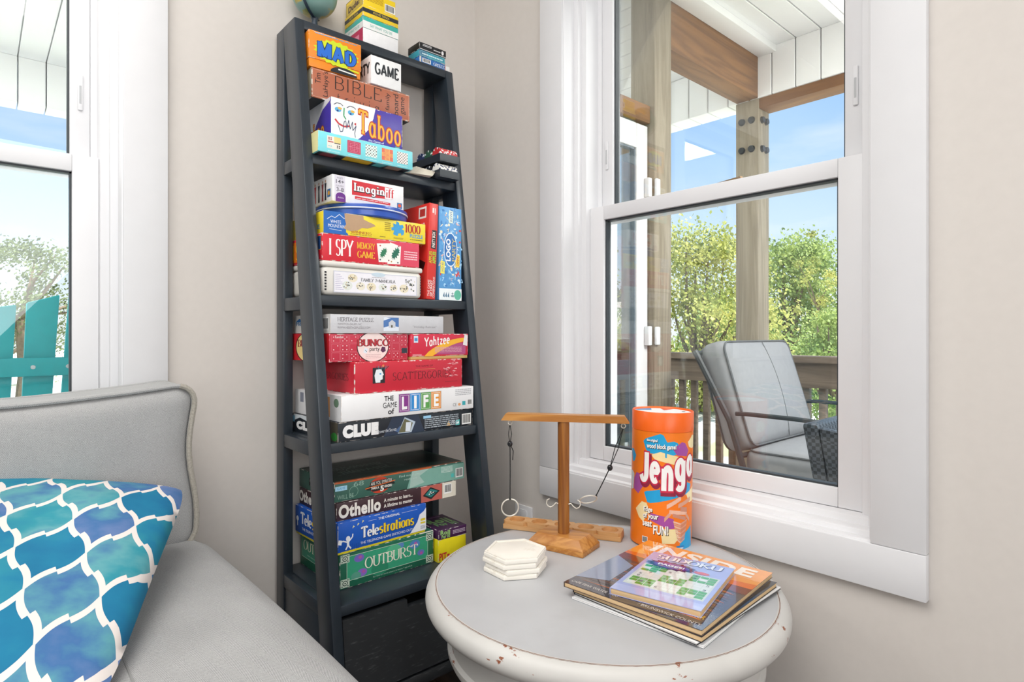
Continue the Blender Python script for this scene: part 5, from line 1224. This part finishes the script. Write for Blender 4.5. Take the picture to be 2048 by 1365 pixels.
p.part('printed_artwork').rect(.90, .10, .975, .32, '2f6fa8', 2); p.ell(.9375, .21, .025, .07, 'e0532c', 3, 14); p.build(b_, face('front', w, .165, .0645))
p = Print(.165, .0645); p.rect(0, 0, .06, 1, 'b8323a', 1)
for u, c in ((.42, 'c8434a'), (.55, '333a44'), (.68, '9c2e34'), (.78, '2b2f38')): p.poly([(u-.03, .1), (u+.03, .1), (u+.02, .55), (u+.035, .75), (u-.035, .75), (u-.02, .55)], c, 2); p.ell(u, .82, .018, .06, 'c99a7a', 2, 12)
p.rect(.84, .18, .95, .48, '2f6fa8', 2); p.ell(.895, .33, .035, .09, 'e8a52c', 3, 14); p.bars(.12, .2, .3, .8, 6, 'b9b9bf', 2, seed=3); p.build(b_, face('left', w, .165, .0645))

def upright(name, label, x0, x1, y, z, d, h, tilt, lid):
    w = x1-x0; m = Matrix.Translation(((x0+x1)/2, y, H+z)) @ Matrix.Rotation(tilt, 4, 'Y')
    t = thing(name, label, 'board game', group=G2, mat=m); MB().box(-w/2, 0, 0, w/2, d, h, .0015).build('carton', PM(lid), t, world=False); return t, w
t, w = upright('board_game_box', 'slim red game box standing upright between the yellow jigsaw box and the blue upright box', .8870, .9155, 1.336, .0920, .195, .257, R(2.4), 'd5352e')
p = Print(w, .257); p.part('printed_lettering').text('THE GAME', .10, .03, .35, .20, 'f4e9e6', 3, rot=90, bold=.03); p.text('OF CRAZY', .40, .03, .60, .20, 'f4e9e6', 3, rot=90, bold=.03); p.text('COMBINATIONS!', .66, .02, .88, .235, 'f4e9e6', 3, rot=90, bold=.03)
p.part('title_lettering'); p.text('APPLES', .12, .37, .5, .50, '3a5a1c', 2.6, rot=90, bold=.09, grow=.02); p.text('APPLES', .13, .372, .48, .498, 'e8a82c', 3, rot=90, bold=.05); p.text('APPLES', .54, .372, .92, .498, '9ccf3a', 3, rot=90, bold=.06)
p.part('printed_artwork').poly([(.3, .53), (.85, .52), (.9, .72), (.4, .72)], '2a2226', 2); p.text('PARTY BOX', .42, .54, .75, .705, 'f0e8e0', 3, rot=90, bold=.02); p.rect(.35, .90, .55, .95, 'f0dfdc', 2); p.rect(.62, .885, .7, .95, 'f0dfdc', 2); p.build(t, face('front', w, .195, .257))
p = Print(.195, .257); p.rect(.74, .85, .93, .97, 'f0e6e4', 1); p.rect(.77, .87, .90, .95, 'b8322c', 2); p.ell(.84, .36, .05, .05, '2a2226', 1); p.poly([(.6, .38), (.9, .30), (.95, .38), (.7, .45)], '3a1d1c', 1); p.text('THE BIG', .82, .55, .9, .8, 'f0d0cc', 2, rot=90, bold=.01); p.build(t, face('left', w, .195, .257))
t, w = upright('board_game_box', 'blue game box crowded with tiny pictures, standing upright at the right post', .9290, 1.0040, 1.337, .0915, .195, .254, R(.0), '5a9cd4')
p = Print(w, .254); rd = random.Random(21)
for k in range(150):
    u, v = rd.uniform(.04, .96), rd.uniform(.14, .98); c = rd.choice(('8fc3ea', 'a9d6f4', 'd9ecf8', '3f7fc0', 'e3b8b0', 'd04a4a', 'f0e6c8', '7ab8e6', '6fb1e2', 'c8e2f6', '4f90cf'))
    if rd.random() < .5: p.ell(u, v, rd.uniform(.02, .07), rd.uniform(.008, .022), c, 1+.01*k, 10)
    else: p.line([(u, v), (u+rd.uniform(-.12, .12), v+rd.uniform(-.04, .04)), (u+rd.uniform(-.1, .1), v+rd.uniform(-.04, .04))], rd.uniform(.001, .003), c, 1+.01*k)
p.rect(0, 0, 1, .125, 'e9f0f2', 3); p.ell(.82, .06, .16, .055, '5fb89c', 3.2); p.text('8+', .52, .035, .66, .085, '3a6a7a', 3.4, rot=90, bold=.02)
for k in range(3): p.poly([(.16+.1*k, .04), (.24+.1*k, .03), (.22+.1*k, .09)], '3a6a8a', 3.3)
p.ell(.50, .545, .30, .185, 'e6f0fa', 3.4); p.ell(.50, .545, .275, .172, '2f72b8', 3.6)
for (tx, u, v, c, bg_) in (('WD-40', .15, .35, '2f63a8', 'f0e25a'), ('DANNY', .82, .43, 'b0392c', 'f0cf4a'), ('KIWI', .52, .90, '2f63a8', 'e4efe0')):
    p.poly([(u-.10, v-.065), (u+.08, v-.07), (u+.10, v+.06), (u-.08, v+.07)], bg_, 3.3); p.text(tx, u-.045, v-.05, u+.05, v+.05, c, 3.6, rot=90, bold=.02)
p.part('title_lettering').text('LOGO', .30, .42, .50, .66, 'f6f8fa', 7, rot=90, bold=.04); p.text('PARTY', .56, .42, .72, .67, 'e6cf6a', 7, rot=90, style='serif', thick=.14); p.build(t, face('front', w, .195, .254))

# ------------------------------------------------------------------ third tier
G3 = 'games on the third shelf'
b_, w = carton('board_game_box', 'flat black game box with white heavy letters at the bottom of the third shelf', 'board game', G3, .6135, 1.0145, 1.2925, H-.2488, .245, .0450, rz=R(2.2), lid='1d242c', bev=.0012)
p = Print(w, .045); p.poly([(.30, 0), (.60, 0), (.55, 1), (.36, 1)], '2c3a4e', 1); p.poly([(.40, .06), (.50, .04), (.53, .60), (.45, .92)], 'b9c9d8', 1.5); p.poly([(.405, .10), (.49, .08), (.51, .56), (.45, .84)], '6b6a4f', 1.8); p.poly([(.455, .12), (.49, .10), (.50, .6), (.46, .62)], 'dfe6ee', 2); p.poly([(.38, .2), (.42, .5), (.41, .1)], '48648c', 1.6)
p.part('title_lettering').text('CLUE', .03, .16, .265, .84, 'f3f3f3', 3, bold=.10); p.part('printed_lettering').text('Discover the Secrets', .245, .22, .39, .40, 'd6dde4', 3, bold=0, tilt=.04); p.bars(.60, .12, .88, .80, 6, 'aab3bb', 3, seed=3); p.rect(.59, .70, .65, .86, '9fd2f0', 3.5)
p.part('printed_artwork').poly([(.775, .12), (.81, .12), (.793, .40)], 'e2a63a', 3); p.text('CE', .815, .14, .845, .38, 'e8e8e8', 3, bold=0); p.rect(.852, .10, .885, .42, '4fc0bd', 3); p.rect(.858, .2, .88, .32, 'e6f6f6', 3.3); p.part('barcode').barcode(.905, .08, .985, .72, 3); p.build(b_, face('front', w, .245, .045))
p = Print(.245, .045); p.rect(0, 0, 1, 1, '1d242c', 1); p.poly([(.05, .62), (.2, .85), (.4, .7), (.6, .95), (.6, 1), (.05, 1)], 'd5dde2', 1.5); p.rect(0, .55, .08, .9, '79b8d8', 2); p.rect(.86, 0, 1, 1, '5a5548', 1.6); p.ell(.93, .25, .06, .22, '3f9a44', 2); p.part('title_lettering').text('CLUE', .12, .18, .62, .66, 'f3f3f3', 3, bold=.10); p.build(b_, face('left', w, .245, .045))

b_, w = carton('board_game_box', 'large white game box with four coloured letter tiles', 'board game', G3, .6205, 1.0130, 1.2890, H-.2030, .245, .0605, rz=R(1.6), lid='eeeeef', wear='dcdcdf', bev=.0015)
p = Print(w, .0605)
for k, (ch, c) in enumerate((('L', '8a3a8e'), ('I', '2f8fd6'), ('F', '5aa24e'), ('E', 'e6932c'))):
    u0 = .395+.082*k; u1 = u0+.079; p.rect(u0-.004, .13, u1+.004, .90, 'c6c6ca', 1); p.rect(u0, .15, u1, .88, c, 1.5); p.frame(u0+.008, .20, u1-.008, .83, .0009, 'f2f2f2', 2)
p.part('title_lettering')
for k, ch in enumerate('LIFE'):
    u0 = .395+.082*k; p.text(ch, u0+.020 if ch != 'I' else u0+.030, .25, u0+.060 if ch != 'I' else u0+.05, .78, 'f8f8f8', 3, bold=.06)
p.text('THE', .290, .66, .355, .86, '26282c', 3, bold=.02); p.text('GAME', .280, .38, .380, .60, '26282c', 3, bold=.02); p.text('of', .315, .12, .360, .34, '26282c', 3, bold=.02)
p.part('printed_lettering').bars(.84, .62, .98, .92, 4, 'b9b9bd', 2, seed=3); p.text('CE', .82, .17, .85, .30, '77777a', 2, bold=0); p.rect(.90, .18, .928, .36, '3aa7b0', 2); p.ell(.875, .23, .012, .06, 'e0a06a', 2, 12); p.part('barcode').barcode(.945, .16, .985, .42); p.build(b_, face('front', w, .245, .0605))
p = Print(.245, .0605); p.rect(0, 0, 1, 1, 'ebebec', 1); p.rect(.12, .5, .20, .9, '8f93a2', 1.5); p.ell(.30, .5, .05, .2, '3a3c40', 1.5); p.rect(.60, .12, .78, .9, 'e6932c', 2); p.text('E', .65, .25, .74, .78, 'f8f8f8', 3, bold=.06); p.ell(.91, .70, .05, .17, '6f8f74', 2); p.build(b_, face('left', w, .245, .0605))

b_, w = carton('board_game_box', 'red game box with thin black lettering and a black and white head emblem', 'board game', G3, .6590, .9780, 1.2960, H-.1420, .240, .0750, lid='c92438', wear='eccfd0', bev=.0022, rz=R(1.))
p = Print(w, .075); p.part('title_lettering').text('SCATTERGORIES', .325, .36, .885, .62, '2c1c20', 3, style='thin', thick=.08, thin=.05); p.part('printed_lettering').text('THE GAME OF', .53, .77, .70, .83, '7c2530', 3, bold=0); p.line([(.53, .69), (.72, .69)], .0006, 'd9a05a'); p.bars(.82, .20, .95, .22, 1, '7c2530', 3, seed=2)
p.part('printed_artwork').rect(.15, .30, .255, .80, '20242a', 2); p.poly([(.175, .32), (.165, .55), (.18, .74), (.22, .76), (.235, .66), (.245, .56), (.235, .54), (.235, .42), (.215, .40), (.215, .32)], 'e9eef2', 2.5); p.ell(.215, .60, .008, .03, '4aa0d0', 3, 10)
for k in range(7): p.line([(.19+.012*k, .74), (.18+.018*k, .88-.012*abs(k-3))], .0016, ('2b3a4a', '3f7f8a')[k % 2], 3)
p.ell(.24, .86, .01, .04, 'e07a4a', 3.3, 10)
rd = random.Random(5); out = []
for k in range(40):
    u, v = rd.gauss(.88, .05), rd.uniform(.4, .98); p.poly([(u, v), (u+rd.uniform(.01, .05), v+rd.uniform(-.03, .03)), (u+rd.uniform(.0, .04), v+rd.uniform(.01, .04))] if u < .93 else [(.9, .5), (.91, .5), (.91, .52)], 'e9a9ae', 3.6)
p.build(b_, face('front', w, .240, .075))
p = Print(.240, .075); p.part('title_lettering').text('SCATTERGORIES', .05, .40, .88, .62, '5c1620', 3, style='thin', thick=.08, thin=.05); p.build(b_, face('left', w, .240, .075))

b_, w = carton('board_game_box', 'red dice patterned game box with a pale oval badge', 'board game', G3, .6050, .8190, 1.3150, H-.0664, .21, .0665, rz=R(1.5), lid='c33047', wear='d9808a', bev=.0018)
p = Print(w, .0665)
for i in range(9):
    for j in range(3):
        u, v = .03+i*.108, .06+j*.31; p.frame(u, v, u+.095, v+.27, .0004, 'df8a96', 1)
        for (a, b2) in ((.25, .25), (.75, .75), (.25, .75), (.75, .25), (.5, .5))[:1+(i*2+j) % 5]: p.ell(u+.095*a, v+.27*b2, .006, .020, 'f2dadd', 1.4, 8)
p.ell(.535, .52, .205, .56, '26181c', 2, 40); p.ell(.535, .52, .195, .53, 'f0dcd8', 2.3, 40)
p.part('title_lettering'); p.text('BUNCO', .335, .54, .75, .80, '40141c', 3, style='serif', thick=.24, thin=.08, grow=.03); p.text('BUNCO', .335, .55, .75, .81, 'b5303a', 4, style='serif', thick=.22, thin=.07); p.text('party', .49, .32, .62, .50, '2a2024', 3, bold=.01)
p.part('printed_artwork').poly([(.41, .32), (.45, .28), (.47, .44), (.43, .50)], 'dbe6f0', 3); p.ell(.437, .40, .005, .018, '2a2a40', 3.3, 8); p.ell(.45, .36, .005, .018, '2a2a40', 3.3, 8); p.poly([(.63, .38), (.66, .30), (.70, .36), (.69, .50), (.65, .52)], '5a2a50', 3)
for k in range(3): p.bars(.44, .10+.06*k, .64, .13+.06*k, 1, 'b9989a', 3, seed=k)
p.rect(.915, .26, .99, .46, '23303c', 3); p.text('Fundex', .07, .84, .17, .93, 'f2dadd', 3, bold=.01); p.build(b_, face('front', w, .21, .0665))
p = Print(.21, .0665); p.rect(0, 0, 1, 1, 'c8242e', 1); p.ell(.44, .5, .30, .55, '26181c', 2); p.ell(.44, .5, .28, .52, 'ecd28c', 2.3); p.part('title_lettering').text('BUNCO', .2, .5, .72, .78, '8a2430', 4, style='serif', thick=.22); p.text('party', .36, .25, .56, .44, '2a2024', 4, bold=.01); p.build(b_, face('left', w, .21, .0665))

b_, w = carton('board_game_box', 'battered red dice game box with yellow swoosh right of the dice patterned box', 'board game', G3, .8245, 1.0125, 1.3150, H-.0668, .16, .0665, rz=R(1.5), lid='d02a45', base='c9ae6a', lid_frac=.88, wear='f0cfd0', bev=.0018)
p = Print(w, .0665); p.poly([(.22, .12)]+[(.22+.72*k/10, .12+.72*math.sin(R(90*k/10))**.75) for k in range(1, 11)]+[(.97, .84), (.97, .74)]+[(.94-.58*k/10, .70-.58*k/10*(.4+.6*k/10)) for k in range(0, 11)], 'f0b42c', 2); p.poly([(.38, .18), (.95, .18), (.95, .66), (.7, .58), (.5, .42)], 'b04a7c', 1.5)
p.part('title_lettering').text('Yahtzee', .22, .54, .66, .93, 'f6efee', 3, style='thin', thick=.2, thin=.15, track=.14, tilt=.14); p.part('printed_lettering').bars(.03, .14, .18, .22, 2, 'f0c0c4', 2, seed=3); p.rect(.05, .66, .12, .92, 'cfe2f0', 2); p.rect(.06, .72, .11, .84, '4f94c4', 3); p.bars(.40, .26, .88, .48, 6, 'd7a0b0', 2.4, seed=9)
p.poly([(.90, .55), (.98, .50), (.985, .95), (.93, .98)], 'e6e2e0', 3); p.build(b_, lambda u, v, e: (-w/2+u*w, -e, v*.0665))

b_, w = carton('jigsaw_puzzle_box', 'long silver grey jigsaw box with a small blue picture, topmost on its shelf', 'jigsaw puzzle', G3, .6075, .9265, 1.3120, H+.0012, .205, .0445, rz=R(.5), lid='c9c9cd', bev=.0012)
p = Print(w, .0445); p.part('title_lettering').text('HERITAGE PUZZLE', .055, .62, .35, .84, '6f6b70', 2, style='serif', thick=.14); p.part('printed_lettering').text('WINSTON-SALEM, NC', .055, .40, .25, .54, '8a868c', 2, style='serif', thick=.12) if False else p.part('printed_lettering').text('WINSTON-SALEM, NC', .055, .42, .25, .54, '8a868c', 2, bold=0); p.text('WWW.HERITAGEPUZZLE.COM', .055, .24, .32, .36, '8a868c', 2, bold=0); p.text('William C. Harding', .60, .66, .96, .86, 'dedee2', 2, bold=0); p.text('"Holiday Retreat"', .70, .26, .93, .44, '9a989e', 2, bold=0)
p.part('printed_artwork').rect(.435, .13, .57, .88, '4f78b4', 2); p.poly([(.435, .13), (.57, .13), (.57, .35), (.5, .42), (.435, .32)], 'dfe6f0', 2.2); p.poly([(.48, .3), (.54, .3), (.54, .6), (.51, .75), (.48, .6)], 'c9cdd4', 2.4); p.poly([(.435, .7), (.5, .85), (.46, .88), (.435, .88)], 'e3e9f2', 2.4); p.rect(.5, .32, .515, .46, '5a5648', 2.7); p.build(b_, face('front', w, .205, .0445))
p = Print(.205, .0445); p.rect(0, 0, 1, 1, 'dcdad6', 1); p.barcode(.80, .15, .96, .85); p.poly([(.05, .62), (.15, .82), (.3, .66), (.3, .6)], '3a74b4', 2); p.part('title_lettering').text('Heritage', .06, .34, .52, .66, '3a74a8', 3, bold=.02); p.build(b_, face('left', w, .205, .0445))

# ------------------------------------------------------------------ fourth tier
G4 = 'games on the lowest shelf'
b_, w = carton('board_game_box', 'large dark green game box with cream serif lettering, at the bottom of the lowest shelf', 'board game', G4, .6310, .8940, 1.3120, H-.5998, .228, .0845, lid='1f6a50', bev=.002)
def outburst(p, lay=0):
    p.rect(.07, .20, .93, .88, '3aa27c', 1); p.frame(.07, .20, .93, .88, .0009, 'd9e8d6', 2)
p = Print(w, .0845); outburst(p)
for u, v, c, r in ((.19, .76, '7a6ac4', .05), (.22, .33, '8a6cc8', .05), (.78, .72, '4f86c0', .06), (.62, .80, '5f8ac4', .04), (.85, .42, '6a7ac4', .04), (.16, .28, '5aa08a', .05), (.4, .3, '2f8a68', .09), (.55, .7, '57b88c', .08), (.3, .55, '2f9270', .07)): 
    p.ell(u, v, r, r*2.2, c, 1.2+.05*r, 20)
for u, v in ((.20, .78), (.235, .35), (.79, .74), (.855, .40)): p.ell(u, v, .018, .045, 'b25aa8', 1.6, 14)
for u in (.005, .905):
    for v in (.04, .72):
        p.rect(u+.005, v, u+.09, v+.23, 'c9d6c6', 2.5); p.ell(u+.0475, v+.115, .026, .075, '2c4f40', 2.8, 20); p.ell(u+.0475, v+.115, .018, .05, 'd9e2d4', 3, 18); p.ell(u+.0475, v+.115, .008, .024, '2c4f40', 3.2, 12)
        for k in range(4): p.rect(u+.012+.05*(k % 2)*1.1, v+.02+.16*(k//2), u+.026+.05*(k % 2)*1.1, v+.05+.16*(k//2), '3f6a58', 2.8)
p.part('title_lettering').text('OUTBURST', .245, .40, .815, .72, 'f0eedd', 4, style='serif', thick=.15, track=.04); p.part('printed_lettering').text('for two or more players in teams * age adult', .33, .07, .75, .13, 'a9cbb8', 3, bold=0); p.build(b_, face('front', w, .228, .0845))
p = Print(.228, .0845); p.rect(.05, .28, .95, .90, '3f8a70', 1); p.frame(.05, .28, .95, .90, .0009, 'cfe0cf', 2); p.part('title_lettering').text('OUTBURST', .10, .52, .84, .82, 'e6e3c9', 4, style='serif', thick=.15, track=.04); p.part('printed_lettering').bars(.2, .36, .8, .42, 1, '8ab8a4', 3, seed=2); p.build(b_, face('left', w, .228, .0845))

b_, w = carton('board_game_box', 'bright blue game box with white and yellow lettering and a yellow bottom edge', 'board game', G4, .6235, .8720, 1.3100, H-.5150, .228, .0740, rz=R(2.), lid='1f5cc0', base='f0e02c', lid_frac=.93, bev=.0012)
def tele(p):
    p.text('Tele', .24, .34, .44, .72, '17356e', 3, style='serif', thick=.26, thin=.09, grow=.035); p.text('strations', .44, .34, .85, .69, '17356e', 3, style='serif', thick=.26, thin=.09, grow=.035); p.text('Tele', .24, .35, .44, .73, 'f4f4f6', 4, style='serif', thick=.26, thin=.09); p.text('strations', .44, .35, .85, .70, 'f2cf2c', 4, style='serif', thick=.26, thin=.09)
p = Print(w, .074)
for i in range(22):
    for j in range(8):
        if i*.6+j*1.9 < 14: p.ell(.012+.020*i, .09+.035*j, .0055, .011, '17489c', 1, 8)
p.part('title_lettering'); tele(p); p.part('printed_lettering').text('THE ORIGINAL', .43, .82, .68, .90, 'f0f2f6', 3, bold=.02); p.text('THE TELEPHONE GAME SKETCHED OUT!', .235, .17, .83, .25, 'f0f2f6', 3, bold=.02); p.line([(.32, .86), (.41, .86)], .0006, 'e6ecf6'); p.line([(.70, .86), (.89, .86)], .0006, 'e6ecf6')
p.part('printed_artwork').poly([(.80, .08), (1, .08), (1, .85), (.97, .74), (.92, .66), (.89, .42), (.85, .26)], 'eef0f4', 2); p.rect(.93, .42, .99, .50, 'e6cf3a', 3); p.rect(.93, .32, .99, .38, 'e6cf3a', 3); p.bars(.93, .14, .99, .26, 3, '8a8fa4', 3, seed=1)
p.ell(.105, .46, .022, .085, 'f0f2f6', 2, 16); p.line([(.105, .40), (.105, .24)], .006, 'f0f2f6', 2); p.line([(.105, .34), (.05, .42), (.03, .38)], .003, 'f0f2f6', 2); p.line([(.105, .34), (.15, .48), (.155, .58)], .003, 'f0f2f6', 2); p.line([(.105, .25), (.08, .12)], .0035, 'f0f2f6', 2); p.line([(.105, .25), (.135, .13)], .0035, 'f0f2f6', 2); p.poly([(.0, .34), (.035, .30), (.045, .44), (.01, .48)], 'f0f2f6', 2.2)
for k in range(3): p.poly([(.15+.05*k, .75+.05*k), (.175+.05*k, .80+.05*k), (.16+.05*k, .84+.05*k)], 'e6e2a0', 2)
p.build(b_, face('front', w, .228, .074))
p = Print(.228, .074); p.part('title_lettering'); p.text('Tele', .14, .42, .42, .84, 'f4f4f6', 4, style='serif', thick=.26, thin=.09); p.text('strations', .42, .40, .97, .78, 'f2cf2c', 4, style='serif', thick=.26, thin=.09); p.part('printed_lettering').text('THE ORIGINAL', .4, .88, .8, .95, 'f0f2f6', 3, bold=.02); p.text('THE TELEPHONE GAME SKETCHED OUT!', .18, .22, .95, .31, 'f0f2f6', 3, bold=.02); p.ell(.06, .55, .03, .09, 'f0f2f6', 2, 14); p.line([(.06, .5), (.06, .3)], .004, 'f0f2f6'); p.build(b_, face('left', w, .228, .074))

b_, w = carton('board_game_box', 'dark maroon game box with heavy white lettering, in the middle of the lowest pile', 'board game', G4, .6270, .9730, 1.3200, H-.4408, .215, .0425, lid='402a30', bev=.0012)
p = Print(w, .0425); p.part('title_lettering').text('Othello', .015, .12, .335, .88, 'f2ede4', 3, bold=.06); p.part('printed_lettering').text('A minute to learn...', .36, .54, .60, .76, 'efe8e0', 3, bold=.02); p.text('A lifetime to master', .36, .22, .60, .44, 'efe8e0', 3, bold=.02)
p.part('printed_artwork').rect(.675, 0.02, .865, .98, 'c0655a', 2); p.poly([(.69, .42), (.765, .12), (.845, .55), (.76, .88)], '1f2a2c', 2.5); p.poly([(.71, .46), (.765, .24), (.825, .56), (.76, .78)], '2f7f7c', 2.7)
for u, v in ((.75, .45), (.77, .5), (.76, .58), (.785, .52)): p.ell(u, v, .008, .04, 'e9e9e4', 3, 10); p.ell(u+.012, v-.03, .008, .04, '17191c', 3.1, 10)
p.rect(.868, 0.02, .997, .98, 'e9e2d2', 2); p.part('barcode').barcode(.885, .28, .955, .86, 3); p.build(b_, face('front', w, .215, .0425))
p = Print(.215, .0425); p.part('title_lettering').text('Othello', .0, .2, .52, .86, 'f2ede4', 3, bold=.06); p.part('printed_lettering').text('A minute to learn...', .56, .4, .95, .56, 'efe8e0', 3, bold=.02); p.text('A lifetime to master', .56, .16, .95, .32, 'efe8e0', 3, bold=.02); p.build(b_, face('left', w, .215, .0425))

b_, w = carton('board_game_box', 'wide green chalkboard style game box with orange edge, topmost on the lowest shelf', 'board game', G4, .6260, 1.0020, 1.3260, H-.3980, .212, .0465, rz=R(-.8), lid='3f6a5e', bev=.0014)
p = Print(w, .0465); p.rect(0, .93, .72, 1, 'd0602c', 1); p.poly([(.52, 0), (1, 0), (1, .92), (.56, .92)], '7fb0a2', 1.2); p.poly([(.54, .0), (.66, .2), (.62, .6), (.70, .92), (.56, .92), (.55, .5)], 'a9c6bc', 1.4)
p.ell(.315, .50, .075, .42, 'c9452c', 2); p.poly([(.22, .34), (.26, .28), (.26, .2), (.40, .26), (.40, .4), (.43, .46), (.42, .54), (.40, .80), (.25, .74), (.24, .52), (.21, .46)], '22282a', 2.3); p.line([(.21, .42), (.43, .62)], .0022, 'e0743a', 3)
p.part('title_lettering').text('ARE YOU SMARTER', .25, .57, .405, .74, 'f2efe6', 3.5, bold=.03, tilt=.06); p.text('THAN A', .25, .32, .31, .46, 'f2efe6', 3.5, bold=.03); p.text('5', .318, .16, .345, .46, 'f2efe6', 3.6, bold=.06); p.text('GRADER?', .348, .32, .405, .46, 'f2efe6', 3.5, bold=.03)
p.part('printed_lettering').text('Find out if you', .46, .66, .62, .82, 'bcd6cb', 3, bold=0); p.text('really are', .50, .46, .60, .60, 'bcd6cb', 3, bold=0); p.text('WILL BE', .02, .12, .13, .34, '8fb0a2', 2, bold=0); p.text('68', .13, .66, .20, .90, '8fb0a2', 2, bold=0); p.rect(.005, .56, .085, .80, 'a9d9f0', 3); p.text('GAME', .018, .62, .072, .74, '4a9ac8', 3.3, bold=.02)
p.line(arc(.13, .42, .03, .25, 0, 360, 20), .001, '7fa894', 2); p.bars(.80, .52, .90, .88, 5, 'cfe2da', 3, seed=5); p.rect(.885, .18, .91, .40, '55bdb8', 3); p.part('barcode').barcode(.925, .12, .99, .66, 3); p.build(b_, face('front', w, .212, .0465))
p = Print(w, .212); p.rect(.01, .01, .99, .99, '2b3f3a', 1); p.rect(.01, .01, .99, .04, 'c2602f', 1.5); p.poly([(.65, .3), (.95, .15), (.97, .7), (.7, .8)], '15201e', 1.4); p.line([(.1, .3), (.35, .42), (.6, .30), (.55, .6)], .002, '7f938c', 2); p.line(arc(.36, .45, .15, .2, 0, 300, 24), .0018, '7f938c', 2)
p.part('title_lettering').text("YOU'S SMARTER", .10, .55, .52, .70, '6f827c', 2.4, bold=.02); p.text('THAN A 5TH', .14, .33, .50, .47, '6f827c', 2.4, bold=.02); p.build(b_, face('top', w, .212, .0465))
p = Print(.212, .0465); p.ell(.48, .55, .17, .40, 'c9452c', 2); p.poly([(.3, .3), (.66, .28), (.68, .7), (.3, .72)], '22282a', 2.3); p.part('title_lettering').text('ARE YOU SMARTER', .32, .5, .66, .66, 'f2efe6', 3, bold=.03); p.text('5TH GRADER?', .34, .32, .64, .46, 'f2efe6', 3, bold=.03); p.part('printed_lettering').text('Find out', .74, .5, .98, .66, 'bcd6cb', 3, bold=0); p.build(b_, face('left', w, .212, .0465))

b_, w = carton('card_game_box', 'small bright yellow box beneath the purple box at the right of the lowest shelf', 'card game', G4, .8985, .9870, 1.2960, H-.5998, .118, .0595, rz=R(-2), lid='f0df1e', bev=.0012)
p = Print(w, .0595); p.text('PIT', .04, .08, .3, .40, 'c8342c', 2, bold=.04); p.rect(.32, .1, .4, .3, 'c8342c', 2); p.build(b_, face('front', w, .118, .0595))
b_, w = carton('card_game_box', 'small dark purple box with green scrawled lettering on the yellow box', 'card game', G4, .8995, .9885, 1.2950, H-.5400, .120, .0245, rz=R(-2), lid='4a2450', bev=.0012)
p = Print(w, .0245); p.part('title_lettering').text('Roll', .06, .45, .40, .92, '9cc87a', 3, bold=.06, tilt=-.1); p.text('For It!', .1, .08, .40, .48, '9cc87a', 3, bold=.05); p.part('printed_lettering').bars(.5, .3, .95, .75, 3, 'd6c3d8', 2, seed=5); p.build(b_, face('front', w, .120, .0245))
p = Print(w, .120); p.rect(.02, .02, .98, .98, '3a1d40', 1); p.part('title_lettering').text('Roll', .12, .44, .86, .78, '6f9a5c', 3, bold=.08, tilt=-.12); p.text('For It!', .2, .22, .9, .44, '5f8a54', 3, bold=.06, tilt=-.1); p.part('printed_artwork').bars(.2, .84, .8, .92, 1, '8a6a90', 2, seed=6); p.ell(.78, .2, .03, .025, 'd9d9d9', 3); p.build(b_, face('top', w, .120, .0245))
